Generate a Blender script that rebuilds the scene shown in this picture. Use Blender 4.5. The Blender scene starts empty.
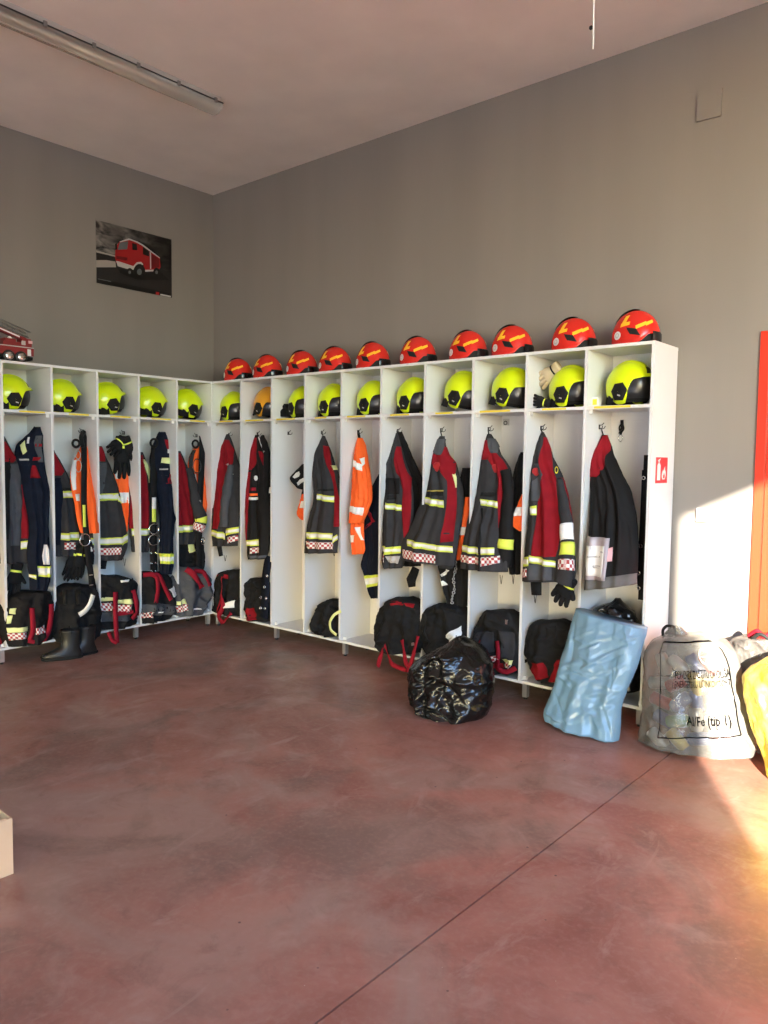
import bpy, math, random
from mathutils import Vector, Matrix, noise as mnoise

scene = bpy.context.scene
col = scene.collection
PI = math.pi

# ---------------------------------------------------------------- camera
FPX = 769.9
CAM = Vector((5.9861, -4.5009, 1.4836))
YAW, PIT, ROL = -0.7082, -0.0668, 0.0122
FW = Vector((math.cos(PIT) * math.sin(YAW), math.cos(PIT) * math.cos(YAW), math.sin(PIT)))
_r = Vector((math.cos(YAW), -math.sin(YAW), 0)); _u = _r.cross(FW)
RT = _r * math.cos(ROL) + _u * math.sin(ROL)
UP = -_r * math.sin(ROL) + _u * math.cos(ROL)
cam_data = bpy.data.cameras.new('camera')
cam = bpy.data.objects.new('camera', cam_data); col.objects.link(cam)
cam_data.sensor_fit = 'VERTICAL'; cam_data.sensor_height = 36.0
cam_data.lens = FPX / 1024 * 36.0
cam_data.clip_start = 0.05
M = Matrix((RT, UP, -FW)).transposed().to_4x4(); M.translation = CAM
cam.matrix_world = M
scene.camera = cam

# ---------------------------------------------------------------- world, sun, daylight
world = bpy.data.worlds.new('daylight'); scene.world = world
world.use_nodes = True
bg = world.node_tree.nodes['Background']
sky = world.node_tree.nodes.new('ShaderNodeTexSky'); sky.sky_type = 'NISHITA'; sky.sun_disc = False
sky.sun_elevation = math.radians(14.0); sky.sun_rotation = math.radians(149.3)
sky.altitude = 100; sky.air_density = 1.2; sky.dust_density = 0.5; sky.ozone_density = 1.0
tint = world.node_tree.nodes.new('ShaderNodeMix'); tint.data_type = 'RGBA'; tint.blend_type = 'MULTIPLY'; tint.inputs['Factor'].default_value = 1
tint.inputs['B'].default_value = (0.79, 1.0, 1.37, 1)
world.node_tree.links.new(sky.outputs['Color'], tint.inputs['A'])
world.node_tree.links.new(tint.outputs['Result'], bg.inputs['Color'])
bg.inputs['Strength'].default_value = 1.2
SUN_DIR = Vector((-0.51, 0.86, -0.25)).normalized()
sun_data = bpy.data.lights.new('sun', 'SUN'); sun = bpy.data.objects.new('sun', sun_data); col.objects.link(sun)
sun_data.energy = 27.0; sun_data.color = (1.0, 0.90, 0.74); sun_data.angle = math.radians(0.6)
sun.rotation_euler = SUN_DIR.to_track_quat('-Z', 'Y').to_euler()
sun.location = (12, -12, 6)

vs = scene.view_settings
vs.view_transform = 'Standard'; vs.look = 'None'; vs.gamma = 1.0; vs.use_curve_mapping = False
vs.exposure = 0.76
try:
    scene.cycles.use_denoising = True
    scene.cycles.max_bounces = 10
    scene.cycles.diffuse_bounces = 6
    scene.cycles.transparent_max_bounces = 12
    scene.cycles.sample_clamp_indirect = 8.0
except Exception:
    pass

ROOM_X, ROOM_Y, ROOM_Z = 8.15, -11.0, 3.9157

def portal(loc, rot, sx, sy):
    d = bpy.data.lights.new('daylight_portal', 'AREA'); d.shape = 'RECTANGLE'; d.size = sx; d.size_y = sy
    o = bpy.data.objects.new('daylight_portal', d); col.objects.link(o)
    o.location = loc; o.rotation_euler = rot
    d.cycles.is_portal = True
    return o

# ---------------------------------------------------------------- helpers
def ray(px, py):
    return FW + RT * ((px - 384) / FPX) - UP * ((py - 512) / FPX)
def at(px, py, ax, val):
    d = ray(px, py); t = (val - CAM[ax]) / d[ax]
    return CAM + d * t
# the two locker rows: 'R' runs along +x on wall y=0, 'L' runs along y on wall x=0.
# local coordinates: a = along the row, o = out from the wall, z = up
def W(side, a, o, z):
    return Vector((a, -o, z)) if side == 'R' else Vector((o, a, z))
def AZ(side, px, py, o):
    p = at(px, py, 1, -o) if side == 'R' else at(px, py, 0, o)
    return (p.x, p.z) if side == 'R' else (p.y, p.z)

MATS = {}
def mat(name, color, rough=0.6, metal=0.0, bump=0.0, bscale=60.0, var=0.0, vscale=8.0, spec=0.5, coat=0.0, alpha=None, trans=0.0):
    m = bpy.data.materials.new(name); m.use_nodes = True
    nt = m.node_tree; b = nt.nodes['Principled BSDF']
    b.inputs['Base Color'].default_value = (*color, 1)
    b.inputs['Roughness'].default_value = rough
    b.inputs['Metallic'].default_value = metal
    b.inputs['Specular IOR Level'].default_value = spec
    b.inputs['Coat Weight'].default_value = coat
    b.inputs['Transmission Weight'].default_value = trans
    if alpha is not None: b.inputs['Alpha'].default_value = alpha
    tc = nt.nodes.new('ShaderNodeTexCoord')
    if bump:
        n = nt.nodes.new('ShaderNodeTexNoise'); n.inputs['Scale'].default_value = bscale; n.inputs['Detail'].default_value = 4
        bp = nt.nodes.new('ShaderNodeBump'); bp.inputs['Strength'].default_value = bump; bp.inputs['Distance'].default_value = 0.01
        nt.links.new(tc.outputs['Object'], n.inputs['Vector']); nt.links.new(n.outputs['Fac'], bp.inputs['Height'])
        nt.links.new(bp.outputs['Normal'], b.inputs['Normal'])
    if var:
        n = nt.nodes.new('ShaderNodeTexNoise'); n.inputs['Scale'].default_value = vscale; n.inputs['Detail'].default_value = 5
        r = nt.nodes.new('ShaderNodeMapRange'); r.inputs['From Min'].default_value = .3; r.inputs['From Max'].default_value = .7
        r.inputs['To Min'].default_value = 1 - var; r.inputs['To Max'].default_value = 1 + var
        mx = nt.nodes.new('ShaderNodeMix'); mx.data_type = 'RGBA'; mx.blend_type = 'MULTIPLY'; mx.inputs['Factor'].default_value = 1
        mx.inputs['A'].default_value = (*color, 1)
        nt.links.new(tc.outputs['Object'], n.inputs['Vector']); nt.links.new(n.outputs['Fac'], r.inputs['Value'])
        nt.links.new(r.outputs['Result'], mx.inputs['B']); nt.links.new(mx.outputs['Result'], b.inputs['Base Color'])
    MATS[name] = m
    return m

class MB:
    def __init__(s): s.v = []; s.f = []; s.uv = None
    def add(s, vs, fs):
        k = len(s.v); s.v += [Vector(p) for p in vs]; s.f += [tuple(i + k for i in q) for q in fs]; return s
    def box(s, x0, y0, z0, x1, y1, z1):
        return s.add([(x0,y0,z0),(x1,y0,z0),(x1,y1,z0),(x0,y1,z0),(x0,y0,z1),(x1,y0,z1),(x1,y1,z1),(x0,y1,z1)],
                     [(0,3,2,1),(4,5,6,7),(0,1,5,4),(1,2,6,5),(2,3,7,6),(3,0,4,7)])
    def obox(s, c, X, Y, Z):           # oriented box: centre and three half-axis vectors
        c = Vector(c); X, Y, Z = Vector(X), Vector(Y), Vector(Z)
        return s.add([c + X*i + Y*j + Z*k for k in (-1,1) for j in (-1,1) for i in (-1,1)],
                     [(0,2,3,1),(4,5,7,6),(0,1,5,4),(1,3,7,5),(3,2,6,7),(2,0,4,6)])
    def slab(s, pts, d):               # polygon in space thickened by vector d
        n = len(pts); d = Vector(d); P = [Vector(p) for p in pts]
        return s.add(P + [p + d for p in P], [tuple(range(n))[::-1], tuple(range(n, 2*n))] + [(i, (i+1) % n, n+(i+1) % n, n+i) for i in range(n)])
    def tube(s, pts, rad, n=8, flat=None, fdir=None, caps=True):
        P = [Vector(p) for p in pts]; R = rad if isinstance(rad, (list, tuple)) else [rad] * len(P)
        k0 = len(s.v); prev = None
        for i, p in enumerate(P):
            t = (P[min(i+1, len(P)-1)] - P[max(i-1, 0)]).normalized()
            if fdir is not None: ref = Vector(fdir)
            elif prev is not None: ref = prev
            else: ref = Vector((0,0,1)) if abs(t.z) < .9 else Vector((1,0,0))
            e1 = (ref - t * ref.dot(t)).normalized(); e2 = t.cross(e1); prev = e1
            fl = flat or 1.0
            for j in range(n):
                a = 2*PI*j/n
                s.v.append(p + e1 * (R[i]*fl*math.cos(a)) + e2 * (R[i]*math.sin(a)))
        for i in range(len(P)-1):
            for j in range(n):
                a = k0+i*n+j; b = k0+i*n+(j+1) % n
                s.f.append((a, b, b+n, a+n))
        if caps:
            s.f.append(tuple(k0+j for j in range(n))[::-1]); s.f.append(tuple(k0+(len(P)-1)*n+j for j in range(n)))
        return s
    def cyl(s, p0, p1, r, r1=None, n=14): return s.tube([p0, p1], [r, r if r1 is None else r1], n)
    def torus(s, c, ax, R, r, n=20, m=6, sx=1.0):
        c = Vector(c); ax = Vector(ax).normalized(); e1 = ax.orthogonal().normalized()
        if abs(ax.z) < .9:
            e1 = Vector((0,0,1)) - ax*ax.z; e1.normalize()
        e2 = ax.cross(e1); k0 = len(s.v)
        for i in range(n):
            a = 2*PI*i/n; d = e1*math.cos(a) + e2*math.sin(a)*sx
            for j in range(m):
                b = 2*PI*j/m; s.v.append(c + d*(R + r*math.cos(b)) + ax*(r*math.sin(b)))
        for i in range(n):
            for j in range(m):
                s.f.append((k0+i*m+j, k0+((i+1) % n)*m+j, k0+((i+1) % n)*m+(j+1) % m, k0+i*m+(j+1) % m))
        return s
    def lathe(s, c, ax, prof, n=18):   # prof: (distance along axis, radius)
        c = Vector(c); ax = Vector(ax).normalized(); e1 = ax.orthogonal().normalized(); e2 = ax.cross(e1); k0 = len(s.v)
        for h, r in prof:
            for j in range(n):
                a = 2*PI*j/n; s.v.append(c + ax*h + e1*(r*math.cos(a)) + e2*(r*math.sin(a)))
        for i in range(len(prof)-1):
            for j in range(n):
                a = k0+i*n+j; b = k0+i*n+(j+1) % n; s.f.append((a, b, b+n, a+n))
        s.f.append(tuple(k0+j for j in range(n))[::-1]); s.f.append(tuple(k0+(len(prof)-1)*n+j for j in range(n)))
        return s
    def grid(s, P, close_u=False):     # P[i][j]
        k0 = len(s.v); nj = len(P[0])
        for r in P: s.v += [Vector(p) for p in r]
        for i in range(len(P)-1):
            for j in range(nj if close_u else nj-1):
                a = k0+i*nj+j; b = k0+i*nj+(j+1) % nj; s.f.append((a, b, b+nj, a+nj))
        return s
    def build(s, name, m, parent=None, smooth=True, origin=None, world_space=True):
        me = bpy.data.meshes.new(name)
        o = bpy.data.objects.new(name, me)
        org = Vector((0,0,0))
        if parent is not None and world_space: org = total_loc(parent)
        elif origin is not None: org = Vector(origin); o.location = org
        me.from_pydata([tuple(p - org) for p in s.v], [], s.f)
        ms = m if isinstance(m, list) else [m]
        for q in ms: me.materials.append(MATS[q])
        if smooth: me.polygons.foreach_set('use_smooth', [True]*len(me.polygons))
        if s.uv:
            l = me.uv_layers.new(name='uv')
            for lp in me.loops: l.data[lp.index].uv = s.uv[lp.vertex_index]
        me.update()
        col.objects.link(o)
        if parent is not None: o.parent = parent
        return o

def total_loc(o):
    p = Vector((0,0,0))
    while o is not None: p = p + o.location; o = o.parent
    return p

def thing(name, label, cat, loc=(0,0,0), rz=0.0, group=None):
    o = bpy.data.objects.new(name, None); col.objects.link(o)
    o.empty_display_size = .05
    o.location = loc; o.rotation_euler = (0, 0, rz)
    o['label'] = label; o['category'] = cat
    if group: o['group'] = group
    return o
def tag(o, label, cat, group=None):
    o['label'] = label; o['category'] = cat
    if group: o['group'] = group
    return o
def struct(o): o['kind'] = 'structure'; return o
def copy_tree(o, parent=None):
    c = o.copy(); col.objects.link(c)
    if parent is not None: c.parent = parent
    for ch in list(o.children): copy_tree(ch, c)
    return c
def lerp(a, b, t): return a + (b - a) * t
def crom(arr, t):                      # Catmull-Rom through a list of numbers, t in [0,1]
    n = len(arr) - 1; x = t * n; i = min(int(x), n - 1); f = x - i
    p1, p2 = arr[i], arr[i+1]; p0 = arr[i-1] if i else p1; p3 = arr[i+2] if i + 2 <= n else p2
    m1 = (p2 - p0) * .5 * .8; m2 = (p3 - p1) * .5 * .8
    return (2*f**3-3*f*f+1)*p1 + (f**3-2*f*f+f)*m1 + (-2*f**3+3*f*f)*p2 + (f**3-f*f)*m2
ORD = ['', 'first', 'second', 'third', 'fourth', 'fifth', 'sixth', 'seventh', 'eighth', 'ninth', 'tenth']
# ---------------------------------------------------------------- materials
mat('locker_white', (0.70, 0.70, 0.695), .42, bump=.02, bscale=300)
mat('locker_edge', (0.74, 0.735, 0.715), .4)
mat('steel', (0.55, 0.55, 0.55), .35, metal=.8)
mat('dark_steel', (0.05, 0.05, 0.05), .35, metal=.6)
mat('chrome', (0.8, 0.8, 0.8), .15, metal=1)
mat('turnout_grey', (0.037, 0.036, 0.038), .9, bump=.25, bscale=260, var=.15, vscale=14, spec=.12)
mat('turnout_light', (0.075, 0.078, 0.086), .9, bump=.25, bscale=260, var=.12, vscale=14, spec=.12)
mat('black_fabric', (0.014, 0.014, 0.015), .88, bump=.3, bscale=200, var=.2, vscale=16, spec=.12)
mat('navy_fabric', (0.008, 0.011, 0.021), .9, bump=.3, bscale=220, var=.2, vscale=16, spec=.12)
mat('charcoal_shell', (0.012, 0.011, 0.011), .7, bump=.2, bscale=200, var=.15, spec=.12)
mat('red_fabric', (0.235, 0.009, 0.015), .85, bump=.25, bscale=240, var=.12, vscale=12, spec=.12)
mat('badge_red', (0.40, 0.014, 0.016), .6)
mat('strap_red', (0.27, 0.012, 0.025), .8, bump=.25, bscale=400, spec=.12)
mat('hivis_orange', (0.95, 0.13, 0.012), .75, bump=.15, bscale=200)
mat('fluo_tape', (0.70, 0.80, 0.09), .6)
mat('pale_fluo', (0.74, 0.78, 0.34), .55)
mat('silver_tape', (0.82, 0.82, 0.74), .45)
mat('white_cloth', (0.82, 0.82, 0.80), .7)
mat('white_paper', (0.80, 0.78, 0.74), .7)
mat('pouch_mauve', (0.42, 0.36, 0.38), .35)
mat('pink_tag', (0.75, 0.40, 0.40), .7)
mat('gold_thread', (0.45, 0.36, 0.06), .6)
mat('hem_grey', (0.13, 0.125, 0.12), .7, bump=.2, bscale=200, spec=.12)
mat('helmet_yellow', (0.70, 0.88, 0.004), .30, coat=.25)
mat('helmet_orange', (0.78, 0.36, 0.02), .33, coat=.2)
mat('helmet_red', (0.62, 0.018, 0.010), .22, coat=.5)
mat('gloss_black', (0.008, 0.008, 0.008), .22)
mat('matt_black', (0.014, 0.014, 0.014), .6, spec=.12)
mat('visor_smoke', (0.010, 0.010, 0.012), .28)
mat('decal_yellow', (0.95, 0.50, 0.02), .35)
mat('decal_white', (0.80, 0.78, 0.74), .4)
mat('decal_grey', (0.45, 0.42, 0.40), .4)
mat('label_yellow', (0.74, 0.60, 0.03), .5)
mat('rubber', (0.010, 0.010, 0.010), .45, bump=.1, bscale=120)
mat('leather_cream', (0.55, 0.45, 0.30), .75, bump=.3, bscale=150)
mat('sign_red', (0.60, 0.03, 0.035), .45)
mat('door_red', (0.60, 0.032, 0.008), .4)
mat('toy_red', (0.22, 0.010, 0.012), .35)
mat('toy_grey', (0.16, 0.16, 0.15), .5)
mat('toy_white', (0.72, 0.70, 0.68), .4)
mat('cardboard', (0.62, 0.46, 0.30), .85, bump=.1, bscale=60, var=.06)
mat('cardboard_dark', (0.30, 0.20, 0.12), .9)
mat('lamp_housing', (0.42, 0.40, 0.37), .5)
mat('lamp_tube', (0.80, 0.78, 0.72), .4)
mat('black_plastic', (0.005, 0.005, 0.005), .20, bump=.25, bscale=40)
mat('ink', (0.002, 0.002, 0.003), .9, spec=0.0)
mat('yellow_plastic', (0.85, 0.68, 0.06), .35, bump=.2, bscale=30)
mat('joint_dark', (0.12, 0.09, 0.075), .9)
mat('outdoor_paving', (0.46, 0.44, 0.41), .9, var=.1)
mat('outer_wall', (0.30, 0.28, 0.26), .85)

# reflective checker print: UV in metres
m = mat('checker_tape', (0.8, 0.8, 0.8), .5); nt = m.node_tree
uvn = nt.nodes.new('ShaderNodeUVMap'); uvn.uv_map = 'uv'
ck = nt.nodes.new('ShaderNodeTexChecker'); ck.inputs['Scale'].default_value = 62.0
ck.inputs['Color1'].default_value = (0.80, 0.78, 0.74, 1); ck.inputs['Color2'].default_value = (0.42, 0.05, 0.05, 1)
nt.links.new(uvn.outputs['UV'], ck.inputs['Vector']); nt.links.new(ck.outputs['Color'], nt.nodes['Principled BSDF'].inputs['Base Color'])

# clear lamp cover and clear / blue polythene
def sheet(name, color, rough, opaque, bscale, bstr, spec=.5):
    m = mat(name, color, rough, bump=bstr, bscale=bscale, spec=spec); nt = m.node_tree
    b = nt.nodes['Principled BSDF']; t = nt.nodes.new('ShaderNodeBsdfTransparent')
    t.inputs['Color'].default_value = (*[min(1, .35 + .65 * c / max(color)) for c in color], 1)
    mx = nt.nodes.new('ShaderNodeMixShader'); mx.inputs['Fac'].default_value = opaque
    nt.links.new(t.outputs[0], mx.inputs[1]); nt.links.new(b.outputs[0], mx.inputs[2])
    nt.links.new(mx.outputs[0], nt.nodes['Material Output'].inputs['Surface'])
    return m
sheet('lamp_cover', (0.55, 0.52, 0.46), .15, .45, 30, .02)
sheet('clear_polythene', (0.19, 0.187, 0.175), .20, .62, 26, .20)
sheet('grey_polythene', (0.10, 0.095, 0.09), .20, .80, 26, .35)
sheet('blue_polythene', (0.19, 0.33, 0.44), .20, .94, 14, .12)

# painted plaster
def plaster(name, color):
    m = mat(name, color, .82); nt = m.node_tree; b = nt.nodes['Principled BSDF']
    tc = nt.nodes.new('ShaderNodeTexCoord')
    n = nt.nodes.new('ShaderNodeTexNoise'); n.inputs['Scale'].default_value = .9; n.inputs['Detail'].default_value = 6
    n2 = nt.nodes.new('ShaderNodeTexNoise'); n2.inputs['Scale'].default_value = 120; n2.inputs['Detail'].default_value = 3
    mp = nt.nodes.new('ShaderNodeMapping'); mp.inputs['Scale'].default_value = (3.0, 3.0, .35)
    r = nt.nodes.new('ShaderNodeMapRange'); r.inputs['From Min'].default_value = .3; r.inputs['From Max'].default_value = .7
    r.inputs['To Min'].default_value = .95; r.inputs['To Max'].default_value = 1.05
    mx = nt.nodes.new('ShaderNodeMix'); mx.data_type = 'RGBA'; mx.blend_type = 'MULTIPLY'; mx.inputs['Factor'].default_value = 1
    mx.inputs['A'].default_value = (*color, 1)
    bp = nt.nodes.new('ShaderNodeBump'); bp.inputs['Strength'].default_value = .08; bp.inputs['Distance'].default_value = .004
    nt.links.new(tc.outputs['Object'], mp.inputs['Vector']); nt.links.new(mp.outputs['Vector'], n.inputs['Vector']); nt.links.new(tc.outputs['Object'], n2.inputs['Vector'])
    nt.links.new(n.outputs['Fac'], r.inputs['Value']); nt.links.new(r.outputs['Result'], mx.inputs['B'])
    nt.links.new(mx.outputs['Result'], b.inputs['Base Color'])
    nt.links.new(n2.outputs['Fac'], bp.inputs['Height']); nt.links.new(bp.outputs['Normal'], b.inputs['Normal'])
plaster('wall_paint', (0.228, 0.208, 0.188))
plaster('ceiling_paint', (0.80, 0.74, 0.67))

# red ironed concrete with grey wear, stains, scratches and specks
def floor_material():
    m = mat('red_concrete', (0.3, 0.1, 0.08), .4); nt = m.node_tree; b = nt.nodes['Principled BSDF']; L = nt.links.new
    tc = nt.nodes.new('ShaderNodeTexCoord')
    def noi(scale, detail=6, dist=0.0, mp=None, rough=.55):
        n = nt.nodes.new('ShaderNodeTexNoise'); n.inputs['Scale'].default_value = scale; n.inputs['Detail'].default_value = detail
        n.inputs['Distortion'].default_value = dist; n.inputs['Roughness'].default_value = rough
        if mp:
            q = nt.nodes.new('ShaderNodeMapping'); q.inputs['Scale'].default_value = mp[0]; q.inputs['Rotation'].default_value = (0, 0, mp[1]); q.inputs['Location'].default_value = mp[2] if len(mp) > 2 else (0,0,0)
            L(tc.outputs['Object'], q.inputs['Vector']); L(q.outputs['Vector'], n.inputs['Vector'])
        else: L(tc.outputs['Object'], n.inputs['Vector'])
        return n
    def rng(src, a, b_, c=0.0, d=1.0):
        r = nt.nodes.new('ShaderNodeMapRange'); r.inputs['From Min'].default_value = a; r.inputs['From Max'].default_value = b_
        r.inputs['To Min'].default_value = c; r.inputs['To Max'].default_value = d; L(src, r.inputs['Value']); return r.outputs['Result']
    def mix(fac, A, B, mode='MIX'):
        x = nt.nodes.new('ShaderNodeMix'); x.data_type = 'RGBA'; x.blend_type = mode
        if isinstance(fac, float): x.inputs['Factor'].default_value = fac
        else: L(fac, x.inputs['Factor'])
        for nm, s in (('A', A), ('B', B)):
            if isinstance(s, tuple): x.inputs[nm].default_value = (*s, 1)
            else: L(s, x.inputs[nm])
        return x.outputs['Result']
    big = noi(1.3, 9, .9, rough=.62); mid = noi(5.0, 9, .8, rough=.65); fine = noi(42, 6)
    cloud = noi(.75, 8, 1.1, mp=((1, 1, 1), .4, (3.1, 1.7, 0)), rough=.6); dark = noi(1.0, 9, 1.3, mp=((1, 1, 1), 1.1, (7.7, 2.3, 0)), rough=.62)
    c = mix(rng(big.outputs['Fac'], .36, .64), (0.246, 0.095, 0.069), (0.394, 0.190, 0.140))
    c = mix(rng(cloud.outputs['Fac'], .50, .62, 0, .72), c, (0.340, 0.243, 0.192))
    c = mix(rng(dark.outputs['Fac'], .53, .66, 0, .75), c, (0.171, 0.116, 0.090))
    c = mix(rng(mid.outputs['Fac'], .56, .72, 0, .55), c, (0.186, 0.102, 0.077))
    c = mix(rng(mid.outputs['Fac'], .30, .44, .35, 0), c, (0.454, 0.322, 0.259))
    c = mix(rng(fine.outputs['Fac'], .48, .74, 0, .35), c, (0.405, 0.266, 0.208))
    streak = noi(1.7, 8, 1.0, mp=((2.6, 1.0, 1), .75), rough=.68)
    c = mix(rng(streak.outputs['Fac'], .58, .68, 0, .55), c, (0.432, 0.311, 0.252))
    sc = noi(3.0, 10, 0, mp=((40.0, 1.2, 1), -.5), rough=.7)
    c = mix(rng(sc.outputs['Fac'], .70, .78, 0, .30), c, (0.108, 0.056, 0.049))
    vo = nt.nodes.new('ShaderNodeTexVoronoi'); vo.inputs['Scale'].default_value = 5.5; L(tc.outputs['Object'], vo.inputs['Vector'])
    c = mix(rng(vo.outputs['Distance'], .020, .035, .8, 0), c, (0.059, 0.034, 0.030))
    vo2 = nt.nodes.new('ShaderNodeTexVoronoi'); vo2.inputs['Scale'].default_value = 9.5; L(tc.outputs['Object'], vo2.inputs['Vector'])
    c = mix(rng(vo2.outputs['Distance'], .012, .022, .7, 0), c, (0.594, 0.520, 0.432))
    L(c, b.inputs['Base Color'])
    L(rng(mid.outputs['Fac'], .3, .75, .30, .52), b.inputs['Roughness'])
    bp = nt.nodes.new('ShaderNodeBump'); bp.inputs['Strength'].default_value = .12; bp.inputs['Distance'].default_value = .004
    L(mid.outputs['Fac'], bp.inputs['Height']); L(bp.outputs['Normal'], b.inputs['Normal'])
floor_material()
# ---------------------------------------------------------------- room shell
JOINT_X = 4.602
fb = MB().box(-.2, ROOM_Y, -.20, ROOM_X, .2, -.012).build('floor', 'joint_dark', smooth=False); struct(fb)
for x0, x1 in ((-.2, JOINT_X - .0035), (JOINT_X + .0035, ROOM_X)):
    for y0, y1 in ((-5.6, .2), (ROOM_Y, -5.607)):
        MB().box(x0, y0, -.012, x1, y1, 0).build('floor_slab', 'red_concrete', fb, smooth=False)
struct(MB().box(-.2, ROOM_Y - .2, ROOM_Z, ROOM_X + .2, .2, ROOM_Z + .15).build('ceiling', 'ceiling_paint', smooth=False))
LY0, LY1, LZ = -10.4, -8.4, 2.0         # opening added behind the camera's left shoulder to let in cool sky light
struct(MB().box(-.2, LY1, 0, 0, 0, ROOM_Z).box(-.2, LY0, LZ, 0, LY1, ROOM_Z).box(-.2, ROOM_Y, 0, 0, LY0, ROOM_Z).build('wall_left', 'wall_paint', smooth=False))
portal((-.1, (LY0 + LY1) / 2, LZ / 2), (0, -PI / 2, 0), LZ, LY1 - LY0)
# long wall with the red door set into it
DX0, DX1, DZ = 4.79, 5.85, 2.20
wb = MB().box(-.2, 0, 0, DX0, .2, ROOM_Z).box(DX0, 0, DZ, DX1, .2, ROOM_Z).box(DX1, 0, 0, ROOM_X, .2, ROOM_Z)
wr = struct(wb.build('wall_back', 'wall_paint', smooth=False))
p0 = at(697, 95, 1, 0); p1 = at(722, 117, 1, 0)
MB().box(4.405, -.014, 3.392, 4.535, 0, 3.540).build('cover_plate', 'wall_paint', wr, smooth=False)
dr = bpy.data.objects.new('door_1', None); col.objects.link(dr); dr.location = (DX0, 0, 0); struct(dr)
MB().box(DX0, -.015, 0, DX0 + .045, .06, DZ).build('door_jamb', 'door_red', dr, smooth=False)
MB().box(DX1 - .045, -.015, 0, DX1, .06, DZ).build('door_jamb', 'door_red', dr, smooth=False)
MB().box(DX0 + .045, -.015, DZ - .045, DX1 - .045, .06, DZ).build('door_head', 'door_red', dr, smooth=False)
MB().box(DX0 + .048, .012, .006, DX1 - .048, .056, DZ - .048).build('door_leaf', 'door_red', dr, smooth=False)
h = MB().cyl((DX1 - .12, .012, 1.02), (DX1 - .12, -.045, 1.02), .010); h.cyl((DX1 - .12, -.045, 1.02), (DX1 - .25, -.045, 1.02), .010)
h.build('door_handle', 'dark_steel', dr)
# window wall on the right, daylight and low sun come through it
WY0, WY1, WZ0, WZ1 = -6.645, -5.3, 1.41, 3.1      # narrow window: its beam is the patch by the red door
TY0, TY1, TZ0, TZ1 = -5.2, -2.0, 1.41, 3.75            # unseen wide opening nearer the long wall, added for fill and bounce light
GY0, GY1, GZ = -10.6, -7.6, 1.0  # unseen low opening, added so sun bounces up off the floor
rw = MB()
rw.box(ROOM_X, TY1, 0, ROOM_X + .2, .2, ROOM_Z).box(ROOM_X, WY1, 0, ROOM_X + .2, TY0, ROOM_Z).box(ROOM_X, TY0, 0, ROOM_X + .2, TY1, TZ0).box(ROOM_X, TY0, TZ1, ROOM_X + .2, TY1, ROOM_Z).box(ROOM_X, WY0, 0, ROOM_X + .2, WY1, WZ0).box(ROOM_X, WY0, WZ1, ROOM_X + .2, WY1, ROOM_Z)
rw.box(ROOM_X, GY1, 0, ROOM_X + .2, WY0, ROOM_Z).box(ROOM_X, GY0, GZ, ROOM_X + .2, GY1, ROOM_Z).box(ROOM_X, ROOM_Y, 0, ROOM_X + .2, GY0, ROOM_Z)
struct(rw.build('wall_right', 'wall_paint', smooth=False))
# front wall with two unseen low openings, shaped for sun bounce behind the camera
fw_ = MB(); ys = (ROOM_Y - .2, ROOM_Y)
FB = ((.4, 3.9), (4.3, 7.8)); FZ = 1.1
xs = [-.2] + [q for b_ in FB for q in b_] + [ROOM_X + .2]
for i in range(0, len(xs), 2): fw_.box(xs[i], ys[0], 0, xs[i+1], ys[1], ROOM_Z)
for b_ in FB: fw_.box(b_[0], ys[0], FZ, b_[1], ys[1], ROOM_Z)
struct(fw_.build('wall_front', 'wall_paint', smooth=False))
struct(MB().box(-30, -45, -.3, 45, 30, -.21).build('ground', 'outdoor_paving', smooth=False))
portal((ROOM_X + .1, (TY0 + TY1) / 2, (TZ0 + TZ1) / 2), (0, PI / 2, 0), TZ1 - TZ0, TY1 - TY0)
portal((ROOM_X + .1, (WY0 + WY1) / 2, (WZ0 + WZ1) / 2), (0, PI / 2, 0), WZ1 - WZ0, WY1 - WY0)
portal((ROOM_X + .1, (GY0 + GY1) / 2, GZ / 2), (0, PI / 2, 0), GZ, GY1 - GY0)
for b_ in FB: portal(((b_[0] + b_[1]) / 2, ROOM_Y - .1, FZ / 2), (PI / 2, 0, 0), b_[1] - b_[0], FZ)

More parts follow.
